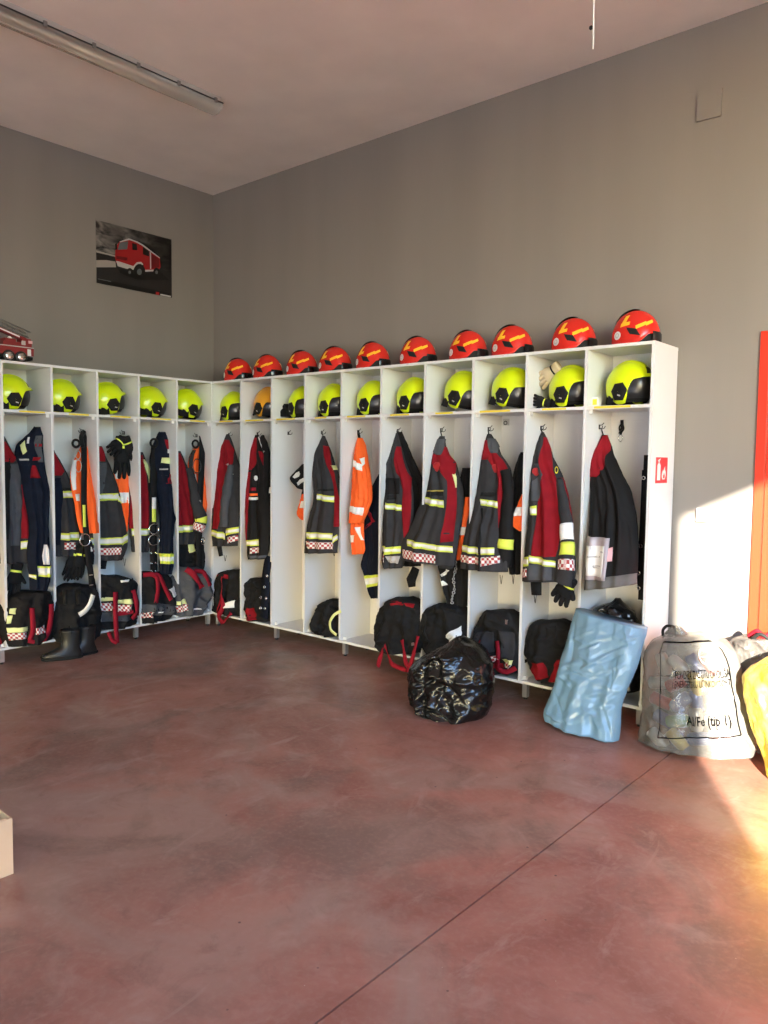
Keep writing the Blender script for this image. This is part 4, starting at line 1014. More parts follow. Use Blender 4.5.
t = garment('work_overalls', 'black trousers with pale patch above grey bundle, corner locker, left row', 'trousers', 'L',
    [(540, 174, 203), (552, 174, 205), (562, 176, 205), (570, 179, 203)], .30, .31, BLK, [('fluo_patch', 'pale_fluo', [(188, 544, 192.5, 542), (189, 553, 195, 551)], .006)], seed=203, th=.05)
t = garment('turnout_trousers', 'grey folded trousers with red straps in the corner locker, left row', 'trousers', 'L',
    [(567, 176, 196), (574, 172, 205), (584, 170, 211), (596, 170, 211), (606, 171, 203), (615, 174, 198)], .36, .40, 'turnout_light',
    [('check', (172, 605, 188, 604, 7)), ('cuff_tape', 'pale_fluo', [(600, 172, 186), (604, 172, 187)]), ('white_tab', 'white_cloth', [(192, 609.5, 200, 607.5), (192, 611, 200, 609)])], GT, seed=204, th=.12, fold=.02, crump=.028, cscale=8.5, zmin=ZM)
strap('L', [(186, 569, 0.500), (193, 574, 0.530), (199, 582, 0.540), (202, 588, 0.530)], 6, .4, 'strap_red', t, twist=.4)
strap('L', [(194, 571, 0.510), (203, 572, 0.510), (208, 580, 0.510), (210, 586, 0.500)], 4.5, .4, 'strap_red', t, twist=.4)

# L2
t = garment('turnout_jacket', 'dark red and grey turnout jacket with yellow shoulder tape, second left locker', 'jacket', 'L',
    [(452, 132, 142), (462, 130, 146), (475, 129, 151), (490, 128, 154), (507, 128, 156), (522, 128, 156), (537, 130, 152), (552, 132, 147)], .25, .36, GREY,
    [('red_panel', RED, [(455, 132, 142), (468, 131, 145), (485, 130, 148), (505, 129, 149), (528, 129, 149.5)]), ('shoulder_tape', 'pale_fluo', [(460, 142, 144.5), (468, 145.5, 149), (482, 149, 151)]),
     ('band', (131, 529, 149.5, 528.5, 7)), ], GJ, seed=211, th=.05)
t = garment('work_overalls', 'black overalls with yellow cuff and red trim hanging in the second left locker', 'overalls', 'L',
    [(432, 159, 166), (438, 156, 169.5), (447, 152.5, 174), (460, 149.5, 175), (474, 151, 175.5), (488, 155, 177), (500, 157.5, 177), (514, 159.5, 175), (530, 160, 172), (550, 159.5, 171.5), (565, 159, 171.5), (574, 160, 170)], .25, .45, NAVY,
    [('shoulder_tape', 'pale_fluo', [(162.5, 457.5, 171.5, 458), (161, 463, 170, 464)], .005), ('white_tab', 'white_cloth', [(449, 167.5, 170), (453, 167.5, 170)]), ('red_trim', RED, [(474, 170, 176), (484, 166, 176)]), ('red_trim', RED, [(440, 165, 169), (449, 167, 171)]),
     ('band', (159.3, 553.5, 171.5, 553.5, 10)), ('silver_line', 'decal_grey', [(469, 159, 168), (469.8, 159, 168)]), ('silver_line', 'decal_grey', [(474.5, 159, 168), (475.3, 159, 168)])], seed=212, th=.06)
t = thing('work_belt', 'black riveted belt with silver ring hanging in the second left locker', 'belt', Pw('L', 154, 573, .40), group='work belts hanging in the left lockers')
strap('L', [(154.5, 448, .30), (153.5, 480, .36), (153, 520, .40), (153.5, 550, .40), (154, 574, .40)], 8, .4, BLK, t, 'belt')
strap('L', [(154, 498, .41), (154, 522, .41)], 4.5, .41, 'fluo_tape', t, 'tag')
strap('L', [(154, 497.5, .414), (154, 509, .414)], 4.5, .41, 'white_cloth', t, 'tag')
ring('L', 154, 529, .415, 5, 'chrome', t, 'ring', .7, sx=1.1); ring('L', 154, 540, .415, 5.2, 'chrome', t, 'buckle', .6, sx=1.2); ring('L', 154, 443, .32, 4, 'matt_black', t, 'ring', 1.2)
for x, y in ((151, 553), (156, 553), (151.5, 563), (156, 563), (151.5, 571), (156, 571)): ring('L', x, y, .409, .9, 'chrome', t, 'rivet', .4)
t = garment('turnout_trousers', 'black and grey folded trousers under crossed red straps, second left locker', 'trousers', 'L',
    [(572, 134, 164), (579, 132, 169), (590, 131, 172), (600, 131, 174), (610, 132, 173), (618, 134, 166), (624, 136, 160)], .33, .37, BLK,
    [('grey_lower', 'turnout_light', [(603, 134, 160), (606, 133, 173), (614, 134, 170)]), ('white_slip', 'white_paper', [(168, 589, 174, 584), (171, 597, 174, 592)], .012), ('check', (133, 612, 153, 612, 5)), ('white_tab', 'white_cloth', [(158, 612, 162, 611.5), (158, 613.5, 162, 613)])], GT, seed=213, th=.12, fold=.02, crump=.026, cscale=8.5, zmin=ZM)
strap('L', [(143, 575, 0.470), (152, 574.5, 0.490), (157, 578, 0.500), (158, 590, 0.505), (156, 603, 0.505)], 4.6, .43, 'strap_red', t)
strap('L', [(155, 574, 0.490), (160, 577, 0.500), (165, 588, 0.500), (171, 600, 0.490)], 4.2, .43, 'strap_red', t)

# L3
t = garment('turnout_jacket', 'grey turnout jacket with double checker hem beneath black gloves, third left locker', 'jacket', 'L',
    [(446, 92, 101), (455, 90, 105), (464, 89, 109), (477, 88, 114), (490, 88, 118.5), (505, 88, 122), (520, 88, 125), (535, 88, 127.5), (548, 89, 127), (560, 92, 122)], .25, .36, GREY,
    [('red_panel', RED, [(447, 93, 101.5), (454, 91, 104), (461, 90, 105)]), ('light_strip', 'turnout_light', [(463, 97, 106), (490, 97, 103), (500, 97, 102)]),
     ('band', (92, 493.5, 117, 493, 7)), ('band', (117, 495, 122, 498, 6.5)), ('band', (91, 538, 121, 537, 7)), ('band', (121.5, 537, 128, 533, 8)), ('check', (91, 548, 120, 547, 7))], GJ, seed=221, th=.055)
loop('L', 123.5, 558, .37, t, 8)
MB().tube([Pw('L', 104, 558, .34), Pw('L', 103, 569, .34)], [.03, .024], 10, flat=.5, fdir=(1,0,0)).build('inner_cuff', BLK, t)
garment('hivis_vest', 'orange hi-vis vest with white band below the gloves, third left locker', 'vest', 'L',
    [(452, 117, 127), (465, 114, 128), (480, 113.5, 128.5), (495, 116, 128.5), (510, 119, 128), (522, 122, 127.5), (532, 124, 127)], .25, .33, ORA,
    [('white_band', 'white_cloth', [(460, 114.5, 118), (470, 113.8, 118), (479, 115, 118)]), ('white_band', 'white_cloth', [(492, 117, 128), (498, 118, 128), (503, 121, 128)])], GH, seed=222, th=.03)
glove('work_glove', 'black glove with fingers down on the hook, third left locker', 'L', (122, 436), (122, 479), 17, .31, group='gloves on the hook in the third left locker', spread=.25)
glove('work_glove', 'black glove pointing left on the hook, third left locker', 'L', (123, 438), (109, 454), 13, .34, group='gloves on the hook in the third left locker')
glove('work_glove', 'black glove pointing right on the hook, third left locker', 'L', (125, 437), (134, 460), 13, .34, group='gloves on the hook in the third left locker')
t = garment('turnout_trousers', 'folded trousers with checker band and dangling red brace, third left locker', 'trousers', 'L',
    [(575, 93, 118), (578, 91, 128), (584, 90, 138), (598, 90, 138), (612, 91, 137), (622, 93, 134), (629, 95, 130)], .34, .37, BLK,
    [('fluo_line', 'pale_fluo', [(597, 92, 116), (601, 92, 116)]), ('fluo_line', 'pale_fluo', [(599, 117, 133), (603.5, 117, 133)]), ('check', (92, 603, 114, 603, 7)), ('check', (117, 605, 132, 604, 7)), ('grey_lower', 'turnout_light', [(611, 92, 131), (620, 94, 131)]), ('white_tab', 'white_cloth', [(120, 580.5, 127, 579), (120, 582.5, 127, 581)], .01)], GT, seed=223, th=.12, fold=.016, crump=.022, cscale=8.5, zmin=ZM)
strap('L', [(115.5, 592, 0.490), (115.5, 605, 0.505), (115.8, 622, 0.520), (117, 643, 0.535)], 5, .44, 'strap_red', t)
strap('L', [(117, 643, 0.538), (112, 640, 0.535), (108.5, 632, 0.530)], 4, .46, 'strap_red', t)
strap('L', [(133, 590, 0.480), (136, 602, 0.495), (137, 612, 0.495), (132, 619, 0.495)], 4.4, .43, 'strap_red', t, twist=.3)
strap('L', [(118, 614, 0.500), (126, 613, 0.500), (133, 612, 0.500)], 4, .44, 'strap_red', t)

# L4
t = garment('turnout_jacket', 'grey turnout jacket with red shoulder beside the orange vest, fourth left locker', 'jacket', 'L',
    [(450, 44, 54), (460, 42, 59.5), (470, 41, 65), (480, 40, 70), (492, 40, 74.5), (505, 40, 77), (520, 40, 79), (535, 41, 80), (548, 43, 77.5), (556, 46, 74)], .25, .36, GREY,
    [('red_panel', RED, [(452, 46, 54), (462, 44, 59), (471, 43, 64), (475, 44, 62)]), ('navy_edge', NAVY, [(478, 44, 60), (510, 44, 61.5), (545, 45, 61)]),
     ('band', (62, 491, 76, 491, 7)), ('name_tape', 'matt_black', [(487.5, 62, 74), (490, 62, 74.5)]), ('band', (61.5, 533.5, 78, 532.5, 7)), ('check', (64, 543, 75, 542, 7))], GJ, seed=231, th=.055)
t = garment('hivis_vest', 'bright orange hi-vis vest draped behind a belt, fourth left locker', 'vest', 'L',
    [(438, 83, 86), (450, 79, 88.5), (462, 73, 91), (476, 70, 93.5), (490, 71.5, 95.5), (505, 74.5, 97), (520, 77, 98.3), (533, 80, 99)], .25, .46, ORA,
    [('white_band', 'white_cloth', [(460, 73, 76), (475, 70.5, 76.5), (490, 72.5, 76)]), ('white_band', 'white_cloth', [(494, 75, 80), (501, 76, 80)])], GH, seed=232, th=.035)
t = thing('work_belt', 'black work belt with steel snap hooks hanging in the fourth left locker', 'belt', Pw('L', 90, 592, .40), group='work belts hanging in the left lockers')
strap('L', [(84, 432, .27), (84, 450, .36), (84, 475, .42), (84, 505, .48), (86, 530, .50), (88, 555, .50), (91, 575, .49), (92, 592, .46)], 6, .38, BLK, t, 'belt')
strap('L', [(84, 505, .486), (84.2, 516, .494), (84.6, 527, .504)], 3, .39, 'fluo_tape', t, 'tag')
ring('L', 76, 443.5, .35, 3.6, 'matt_black', t, 'ring', 1.3); ring('L', 78, 455, .39, 4.2, 'steel', t, 'snap_hook', .6, sx=.6); ring('L', 78.5, 466, .42, 6, 'steel', t, 'wire_loop', .45, sx=.5); ring('L', 85, 540, .51, 6, 'chrome', t, 'snap_hook', .6, sx=.9)
MB().tube(smooth_path([Pw('L', 84, 432, .27), Pw('L', 81, 437, .33), Pw('L', 83, 447, .37)]), .016, 8).build('strap_knot', 'matt_black', t)
for y in (565, 575, 585): MB().obox(Pw('L', 91 + (y-575)*.05, y, .493), (0, .014, 0), (.003, 0, 0), (0, 0, .002)).build('belt_keeper', 'decal_grey', t, smooth=False)
glove('work_glove', 'black glove with small yellow mark hanging low, left one, fourth left locker', 'L', (78, 546), (66, 581), 13, .38, group='gloves hanging low in the fourth left locker', spread=.1)
glove('work_glove', 'black glove with small yellow mark hanging low, right one, fourth left locker', 'L', (83, 546), (76, 580), 13, .41, group='gloves hanging low in the fourth left locker', spread=.1)
t = garment('radio_pouch', 'black pouch with white print on the belt, fourth left locker', 'pouch', 'L',
    [(540, 80, 90), (546, 78, 93), (556, 79, 94), (564, 82, 93)], .40, .41, BLK, [('white_print', 'white_cloth', [(548, 87, 88.5), (552.5, 87, 88.5)], .006), ('white_print', 'white_cloth', [(547, 90, 91.5), (551.5, 91, 92.5)], .006)], seed=234, th=.04)
t = garment('turnout_trousers', 'black trousers bundle with silver stripe above the boots, fourth left locker', 'trousers', 'L',
    [(584, 64, 88), (589, 54, 94), (600, 50, 98), (615, 49, 99), (628, 50, 98.5), (638, 53, 96), (645, 58, 94)], .36, .44, BLK, [], GT, seed=233, th=.14, fold=.018, crump=.024, cscale=8.5, zmin=.10)
strap('L', [(93, 595, 0.555), (90, 604, 0.575), (85, 611, 0.580), (79, 615, 0.580)], 5, .47, 'silver_tape', t, 'silver_stripe')
for x in (65, 78): MB().tube([Pw('L', x, 590, .53), Pw('L', x + .5, 604, .565)], [.018, .014], 9).build('belt_loop', 'matt_black', t)

# L5
t = garment('turnout_jacket', 'grey turnout jacket with red shoulder at the left edge, fifth left locker', 'jacket', 'L',
    [(436, -6, 4), (448, -9, 10), (460, -11, 16.5), (478, -12, 23), (498, -12, 30), (520, -12, 34.5), (540, -12, 37), (555, -11, 38), (563, -9, 37)], .25, .35, GREY,
    [('red_panel', RED, [(441, -4, 5), (450, -6, 11), (458, -7, 16), (462, -5, 13)]), ('light_strip', 'turnout_light', [(464, 10, 18), (490, 10, 20), (520, 10, 21), (545, 9, 21)]), ('red_panel', RED, [(485, 21, 26), (510, 21.5, 31), (538, 22, 34)]), ('band', (21.5, 541.5, 36.5, 537, 8.5)), ('dark_edge', BLK, [(458, 4, 10), (500, 2, 9), (540, 1, 7)])], GJ, seed=241, th=.055)
t = garment('work_overalls', 'black overalls with yellow shoulder patch and cuff band, fifth left locker', 'overalls', 'L',
    [(427, 34, 42), (434, 28, 43), (444, 17, 43.5), (454, 14.5, 44), (466, 17.5, 45.5), (480, 20.5, 49), (492, 22, 53), (502, 24, 51), (515, 27.5, 48), (532, 29, 47.5), (548, 27, 48.5), (560, 27, 49.5), (576, 29, 50), (590, 30, 46)], .24, .47, NAVY,
    [('shoulder_tape', 'pale_fluo', [(18.5, 444.5, 23.5, 441), (22.5, 455, 27, 451)], .006), ('white_tab', 'white_cloth', [(437, 26, 28.5), (443, 26.5, 29)], .006), ('red_trim', RED, [(466, 32, 35), (478, 29.5, 41)], .005), ('red_trim', RED, [(444, 35, 41), (447, 35, 41)], .005), ('red_trim', RED, [(457, 33, 40), (460, 32, 39)], .005), ('light_panel', 'turnout_light', [(436, 36, 41.5), (456, 38, 42), (462, 38.5, 43)]),
     ('silver_line', 'decal_grey', [(459.3, 18, 29), (460.2, 18, 29)]), ('silver_line', 'decal_grey', [(465, 18.5, 29.5), (465.8, 18.5, 29.5)]), ('pale_slip', 'white_paper', [(545, 44, 46), (555, 42, 48.5), (565, 43, 48.5)], .008), ('band', (38.5, 566, 51, 565.5, 11)), ('band', (29, 574, 35, 575, 3.5))], seed=242, th=.065)
glove('work_glove', 'black glove with pale marks in the fifth left locker', 'L', (18, 562), (11, 597), 15, .37, spread=.15)
t = garment('turnout_trousers', 'black folded trousers with yellow and checker cuffs, fifth left locker', 'trousers', 'L',
    [(591, 16, 48), (597, 6, 51), (608, -2, 53), (622, -4, 54), (634, -2, 52), (644, 2, 47), (650, 6, 44)], .35, .39, 'charcoal_shell',
    [('cuff_tape', 'pale_fluo', [(608, 8, 16), (614, 8, 16)]), ('cuff_tape', 'pale_fluo', [(616, 5, 13), (623, 5, 11)]), ('cuff_tape', 'pale_fluo', [(627, 6, 29), (632, 6, 29)]), ('check', (5, 632.5, 28, 632.5, 6)), ('check', (34, 628, 45, 625.5, 6))], GT, seed=243, th=.14, fold=.016, crump=.022, cscale=8.5, zmin=ZM)
strap('L', [(32, 608, 0.515), (32.5, 618, 0.535), (33, 630, 0.540), (30, 640, 0.535)], 5, .46, 'strap_red', t)
strap('L', [(51.5, 604, 0.490), (51, 616, 0.500), (49, 630, 0.515), (44, 640, 0.520)], 5, .44, 'strap_red', t)
strap('L', [(28, 641, 0.535), (36, 642, 0.535), (46, 639, 0.525)], 4, .47, 'strap_red', t)
# L6, only a sliver in the photo
garment('turnout_jacket', 'dark grey jacket sliver at the extreme left edge of the lockers', 'jacket', 'L',
    [(440, -50, -44), (470, -56, -30), (500, -58, -18), (540, -58, -8), (560, -56, -10)], .25, .34, GREY, [], GJ, seed=251, th=.05)
garment('turnout_trousers', 'dark red trouser bundle at the extreme left edge of the lockers', 'trousers', 'L',
    [(588, -40, -10), (600, -48, 0), (620, -50, 3), (640, -50, 2), (655, -44, -4)], .27, .33, RED, [], GT, seed=252, th=.12, fold=.016, crump=.022, cscale=8.5, zmin=ZM)

# boots standing on the floor in front of the fourth left locker
def boot(label, loc, rz):
    t = thing('fire_boot', label, 'boot', loc, rz, 'black boots under the left lockers')
    secs = [(.012, -.005, .138, .048), (.035, .0, .140, .050), (.060, -.004, .130, .049), (.085, -.030, .095, .047), (.110, -.052, .070, .046), (.150, -.062, .062, .047), (.200, -.062, .064, .050), (.250, -.060, .070, .055), (.270, -.060, .072, .057)]
    G = []
    for z, cx, hx, hy in secs:
        G.append([Vector((cx + hx*math.copysign(abs(math.cos(q))**.85, math.cos(q)), hy*(1 - .18*max(0, math.cos(q)))*math.copysign(abs(math.sin(q))**.85, math.sin(q)), z + .006*math.sin(z*90)*.0)) for q in [2*PI*j/24 for j in range(24)]])
    top = [Vector((-.060 + (p.x+.060)*.86, p.y*.86, p.z)) for p in G[-1]]; low = [Vector((-.060 + (p.x+.060)*.8, p.y*.8, .19)) for p in G[-1]]
    m = MB().grid(G + [top, low], close_u=True); m.f.append(tuple(range(24))[::-1]); m.f.append(tuple(10*24+j for j in range(24)))
    m.build('upper', 'rubber', t, world_space=False)
    G = [[Vector((-.004 + k*.145*math.copysign(abs(math.cos(q))**.8, math.cos(q)), k*.053*(1 - .16*max(0, math.cos(q)))*math.copysign(abs(math.sin(q))**.8, math.sin(q)), z)) for q in [2*PI*j/24 for j in range(24)]] for z, k in ((0, .96), (.004, 1), (.018, 1), (.022, .96))]
    m = MB().grid(G, close_u=True); m.f.append(tuple(range(24))[::-1]); m.f.append(tuple(3*24+j for j in range(24))); m.build('sole', 'matt_black', t, world_space=False)
    for s_ in (-1, 1): MB().tube([Vector((-.06, s_*.055, .235)), Vector((-.06, s_*.066, .262)), Vector((-.06, s_*.060, .285)), Vector((-.06, s_*.050, .262))], .004, 6).build('pull_loop', 'matt_black', t, world_space=False)
    MB().tube([Vector((.085, 0, .062)), Vector((.125, 0, .050)), Vector((.137, 0, .028))], [.030, .036, .030], 10, flat=.35, fdir=(0,0,1)).build('toe_cap', 'gloss_black', t, world_space=False)
    t.scale = (1, 1, .80)
    return t
boot('black rubber boot with its toe pointing left below the fourth left locker', (.575, -1.80, 0), math.radians(-110))
boot('black rubber boot standing behind its pair below the fourth left locker', (.555, -1.665, 0), math.radians(-98))
# ---------------------------------------------------------------- bags on the floor
rc = random.Random(4); CB = []
for k in range(46):
    hub = rc.choice([(.5, .12), (.45, .50), (.65, .45), (.35, .75), (.6, .80)]); an = rc.uniform(0, 2*PI); ln = rc.uniform(.12, .36)
    CB.append((hub[0] + .04*math.cos(an), hub[1] + .04*math.sin(an), hub[0] + ln*math.cos(an), hub[1] + ln*math.sin(an), rc.choice([-1, 1, 1])*rc.uniform(.010, .024), rc.uniform(.025, .06)))
t = garment('rubbish_bag', 'shiny black plastic rubbish bag on the floor before the lockers', 'bag', 'R',
    [(637, 456, 461), (642, 451, 466), (648, 441, 473), (656, 427, 481), (664, 417, 488), (676, 414, 490), (690, 414, 489), (704, 416, 487), (715, 421, 485), (722, 434, 480)], .76, .82, 'black_plastic',
    seed=301, th=.20, thb=.20, fold=.012, crump=.036, cscale=5.0, zmin=.004, N=90, creases=CB, part='sack', nu=90)
L = t_loft[t.name]
G = [[Pw('R', 458.5 + 3.2*math.cos(q), 641 - k*1.4 + .6*math.sin(q), .78 + .02*math.sin(q)) for q in [2*PI*j/10 for j in range(10)]] for k in range(3)]
MB().grid(G, close_u=True).build('gathered_neck', 'black_plastic', t)
rc = random.Random(9); CR = []
for k in range(44):
    x, y = rc.uniform(.12, .88), rc.uniform(.08, .92); an = rc.choice([.35, -.55, 1.2, 2.5]) + rc.uniform(-.25, .25); ln = rc.uniform(.10, .30)
    CR.append((x - ln*math.cos(an), y - ln*math.sin(an)*.6, x + ln*math.cos(an), y + ln*math.sin(an)*.6, rc.choice([-1, 1, 1])*rc.uniform(.006, .015), rc.uniform(.018, .045)))
t = garment('plastic_sack', 'pale blue plastic sack leaning on the lockers', 'bag', 'R',
    [(577, 608, 648, 628), (573, 620, 647, 634), (568, 638, 643, 648), (562, 658, 637, 668), (556, 680, 627, 690), (550, 698, 622, 708), (545, 711, 621, 730), (546, 718, 617, 748)], .40, .62, 'blue_polythene',
    seed=302, th=.09, thb=.05, fold=.010, crump=.012, cscale=4.5, zmin=.004, N=90, taper=False, pw=4.0, creases=CR, part='sack', nu=90)
# clear recycling sack full of cans
rc = random.Random(21); CW = []
for k in range(40):
    x, y = rc.uniform(.05, .95), rc.uniform(.03, .97); an = rc.uniform(0, PI); ln = rc.uniform(.06, .18)
    if .30 < x < .9 and .25 < y < .9: am = rc.uniform(.002, .005)
    else: am = rc.uniform(.006, .014)
    CW.append((x - ln*math.cos(an), y - ln*math.sin(an), x + ln*math.cos(an), y + ln*math.sin(an), rc.choice([-1, 1])*am, rc.uniform(.02, .05)))
WB = [(634, 664, 708), (640, 653, 724), (650, 646, 734), (664, 644.5, 740), (682, 643.5, 743), (700, 642.5, 747), (718, 641, 751), (734, 638, 755), (748, 637.5, 757.5), (756, 643, 754)]
t = garment('recycling_sack', 'clear printed recycling sack full of cans beside the blue sack', 'bag', 'R', WB, .36, .52, 'clear_polythene',
    seed=303, th=.13, thb=.14, fold=.008, crump=.018, cscale=7, creases=CW, zmin=.004, N=84, part='sack', nu=90)
L = t_loft[t.name]; sack = t
soft = MB()
G = [[Pw('R', 676 + (13 - 2.5*k)*math.cos(q), 634 - 2.4*k - 1.5*math.sin(q)*(k != 0), .36 + .05*math.sin(q)) for q in [2*PI*j/14 for j in range(14)]] for k in range(4)]
MB().grid(G, close_u=True).build('gathered_neck', 'clear_polythene', t)
P = [Pw('R', 663, 638, .38), Pw('R', 663, 630, .38), Pw('R', 667, 626, .38), Pw('R', 674, 627, .38), Pw('R', 676, 634, .38)]
MB().tube(smooth_path(P), .008, 8).build('tie_handle', 'matt_black', t)
def on_sack(m2, name, m_, x0, y0, x1, y1, off=.007):
    """wrap a flat print (coordinates 0..1 across, 0..1 down) on the sack between two photo points"""
    u0, v0 = L.uv_of(x0, y0); u1, v1 = L.uv_of(x1, y1)
    vs_ = [L.S(lerp(u0, u1, p[0]), lerp(v0, v1, p[1]), off) for p in m2[0]]
    MB().add(vs_, m2[1]).build(name, m_, sack, smooth=False)
def text_mesh(txt, bold=0.0):
    c = bpy.data.curves.new('print', 'FONT'); c.body = txt; c.offset = bold; c.resolution_u = 3
    o = bpy.data.objects.new('print', c); col.objects.link(o)
    dg = bpy.context.evaluated_depsgraph_get(); me = bpy.data.meshes.new_from_object(o.evaluated_get(dg))
    vs_ = [v.co.copy() for v in me.vertices]; fs = [tuple(p.vertices) for p in me.polygons]
    bpy.data.objects.remove(o); bpy.data.curves.remove(c); bpy.data.meshes.remove(me)
    xa, xb = min(v.x for v in vs_), max(v.x for v in vs_); ya, yb = min(v.y for v in vs_), max(v.y for v in vs_)
    return [((v.x-xa)/(xb-xa), 1-(v.y-ya)/(yb-ya)) for v in vs_], fs
on_sack(text_mesh('FOND ZA ZAŠTITU OKOLIŠA', .0), 'printed_line', 'ink', 676, 669, 730, 676)
on_sack(text_mesh('I ENERGETSKU UČINKOVITOST', .0), 'printed_line', 'ink', 674, 678, 731, 685)
on_sack(text_mesh('Al/Fe (tip 1)', .012), 'printed_line', 'ink', 686, 716, 733, 727)
def strip(pts, w):   # thin line in 0..1 coordinates
    vs_, fs = [], []
    for (a, b), (c, d) in zip(pts, pts[1:]):
        n = 10
        for i in range(n):
            p = (lerp(a, c, i/n), lerp(b, d, i/n)); q = (lerp(a, c, (i+1)/n), lerp(b, d, (i+1)/n)); k = len(vs_)
            if abs(c-a) > abs(d-b): vs_ += [(p[0], p[1]-w), (q[0], q[1]-w), (q[0], q[1]+w), (p[0], p[1]+w)]
            else: vs_ += [(p[0]-w, p[1]), (p[0]+w, p[1]), (q[0]+w, q[1]), (q[0]-w, q[1])]
            fs.append((k, k+1, k+2, k+3))
    return vs_, fs
on_sack(strip([(0, 0), (1, 0), (1, 1), (0, 1), (0, 0)], .006), 'printed_frame', 'ink', 665, 642, 741, 734)
vs_, fs = [], []
for i in range(24):
    a = 2*PI*i/24; vs_ += [(.5+.5*math.cos(a), .5+.5*math.sin(a)), (.5+.40*math.cos(a), .5+.40*math.sin(a))]
    k = 2*i; fs.append((k, (k+2) % 48, (k+3) % 48, k+1))
vs_ += [(.15, .47), (.78, .47), (.78, .54), (.15, .54)]; fs.append((48, 49, 50, 51))
on_sack((vs_, fs), 'printed_emblem', 'decal_grey', 696, 648, 714, 664)
# drink cans inside
cols = [(0.55, 0.05, 0.05), (0.10, 0.30, 0.12), (0.60, 0.58, 0.55), (0.70, 0.55, 0.10), (0.08, 0.12, 0.35), (0.45, 0.45, 0.45)]
for i, c in enumerate(cols): mat('can_paint_%s' % ['red', 'green', 'silver', 'gold', 'blue', 'grey'][i], c, .3, metal=.3)
def can(m_, loc, rot, where):
    prof = [(0, .020), (.003, .026), (.010, .033), (.100, .033), (.112, .027), (.115, .027), (.116, .024)]
    t = thing('drink_can', f"{m_.split('_')[-1]} drink can inside the clear recycling sack, {where}", 'can', loc, 0, 'cans in the recycling sack')
    MB().lathe((0,0,0), (0,0,1), prof, 16).build('can_body', m_, t, world_space=False)
    MB().lathe((0,0,.1150), (0,0,1), [(0, .025), (.0012, .025)], 16).build('lid', 'steel', t, world_space=False)
    t.rotation_euler = rot
rnd = random.Random(5); names = ['can_paint_%s' % n for n in ('red', 'green', 'silver', 'gold', 'blue', 'grey')]
cnt = {}
for r in range(5):
    for q in range(4):
        v = .24 + .15*r; u = .24 + .17*q + rnd.uniform(-.03, .03)
        p = L.S(u, v); p = p + Vector((0, .062 + rnd.uniform(0, .02), 0)); m_ = names[(r*3 + q*2 + rnd.randint(0, 2)) % 6]
        ang = rnd.uniform(0, 2*PI); ax = Vector((math.sin(ang), 0, math.cos(ang)))
        can(m_, p - ax*.058, (0, ang, 0), f'{ORD[r+1]} layer down, {ORD[q+1]} from left')
# the two sacks by the red door
t = garment('plastic_sack', 'grey see-through sack with red neck tie behind the yellow sack', 'bag', 'R',
    [(636, 738, 790), (642, 731, 800), (655, 729, 806), (675, 732, 808), (700, 738, 810), (730, 744, 812), (748, 750, 808)], .22, .26, 'grey_polythene', seed=305, th=.11, thb=.10, crump=.03, cscale=8, zmin=.004, N=72, part='sack', nu=90)
MB().tube(smooth_path([Pw('R', 749, 636, .24), Pw('R', 757, 631, .28), Pw('R', 765, 637, .30), Pw('R', 775, 630, .28)]), .012, 8).build('neck_tie', 'strap_red', t)
MB().tube(smooth_path([Pw('R', 752, 640, .30), Pw('R', 760, 634, .31), Pw('R', 770, 640, .30)]), .010, 8).build('dark_tie', 'matt_black', t)
t = garment('plastic_sack', 'yellow plastic sack at the right edge by the red door', 'bag', 'R',
    [(654, 775, 815), (662, 758, 830), (674, 742.5, 838), (690, 745, 840), (710, 749.5, 842), (735, 757, 843), (755, 763, 843), (772, 769, 840), (780, 776, 834)], .50, .56, 'yellow_plastic', seed=306, th=.16, thb=.14, fold=.014, crump=.022, cscale=7, zmin=.004, N=72, part='sack', nu=90)
# ---------------------------------------------------------------- smaller things
# fire extinguisher sign on the end panel
ex = RX0 + RW*10 + .009
t = thing('extinguisher_sign', 'red fire extinguisher sign on the locker end panel', 'sign', (ex + .001, -.198, 1.448))
S_ = lambda a, z, d: Vector((ex + .001 + d, -.198 + a, 1.448 + z))   # a grows away from the room's front, to the right in the photo
MB().box(ex + .0005, -.283, 1.376, ex + .002, -.113, 1.520).build('plate', 'sign_red', t, smooth=False)
def flat(poly, name, m_, d=.0012): MB().slab([S_(a, z, d) for a, z in poly], (.0006, 0, 0)).build(name, m_, t, smooth=False)
flat([(-.066, -.056), (-.020, -.056), (-.020, .026), (-.028, .036), (-.036, .040), (-.050, .040), (-.058, .036), (-.066, .026)], 'extinguisher_body', 'decal_white')
flat([(-.050, .042), (-.036, .042), (-.036, .052), (-.022, .060), (-.024, .066), (-.058, .056), (-.058, .050), (-.050, .050)], 'extinguisher_valve', 'decal_white')
flat([(.012, -.052), (.046, -.052), (.060, -.030), (.058, -.010), (.046, .006), (.050, .022), (.034, .012), (.030, -.008), (.022, .004), (.006, -.012), (.002, -.034)], 'flame', 'decal_white')
flat([(.022, -.046), (.040, -.046), (.046, -.032), (.034, -.014), (.028, -.026), (.020, -.030)], 'flame_core', 'sign_red', .002)

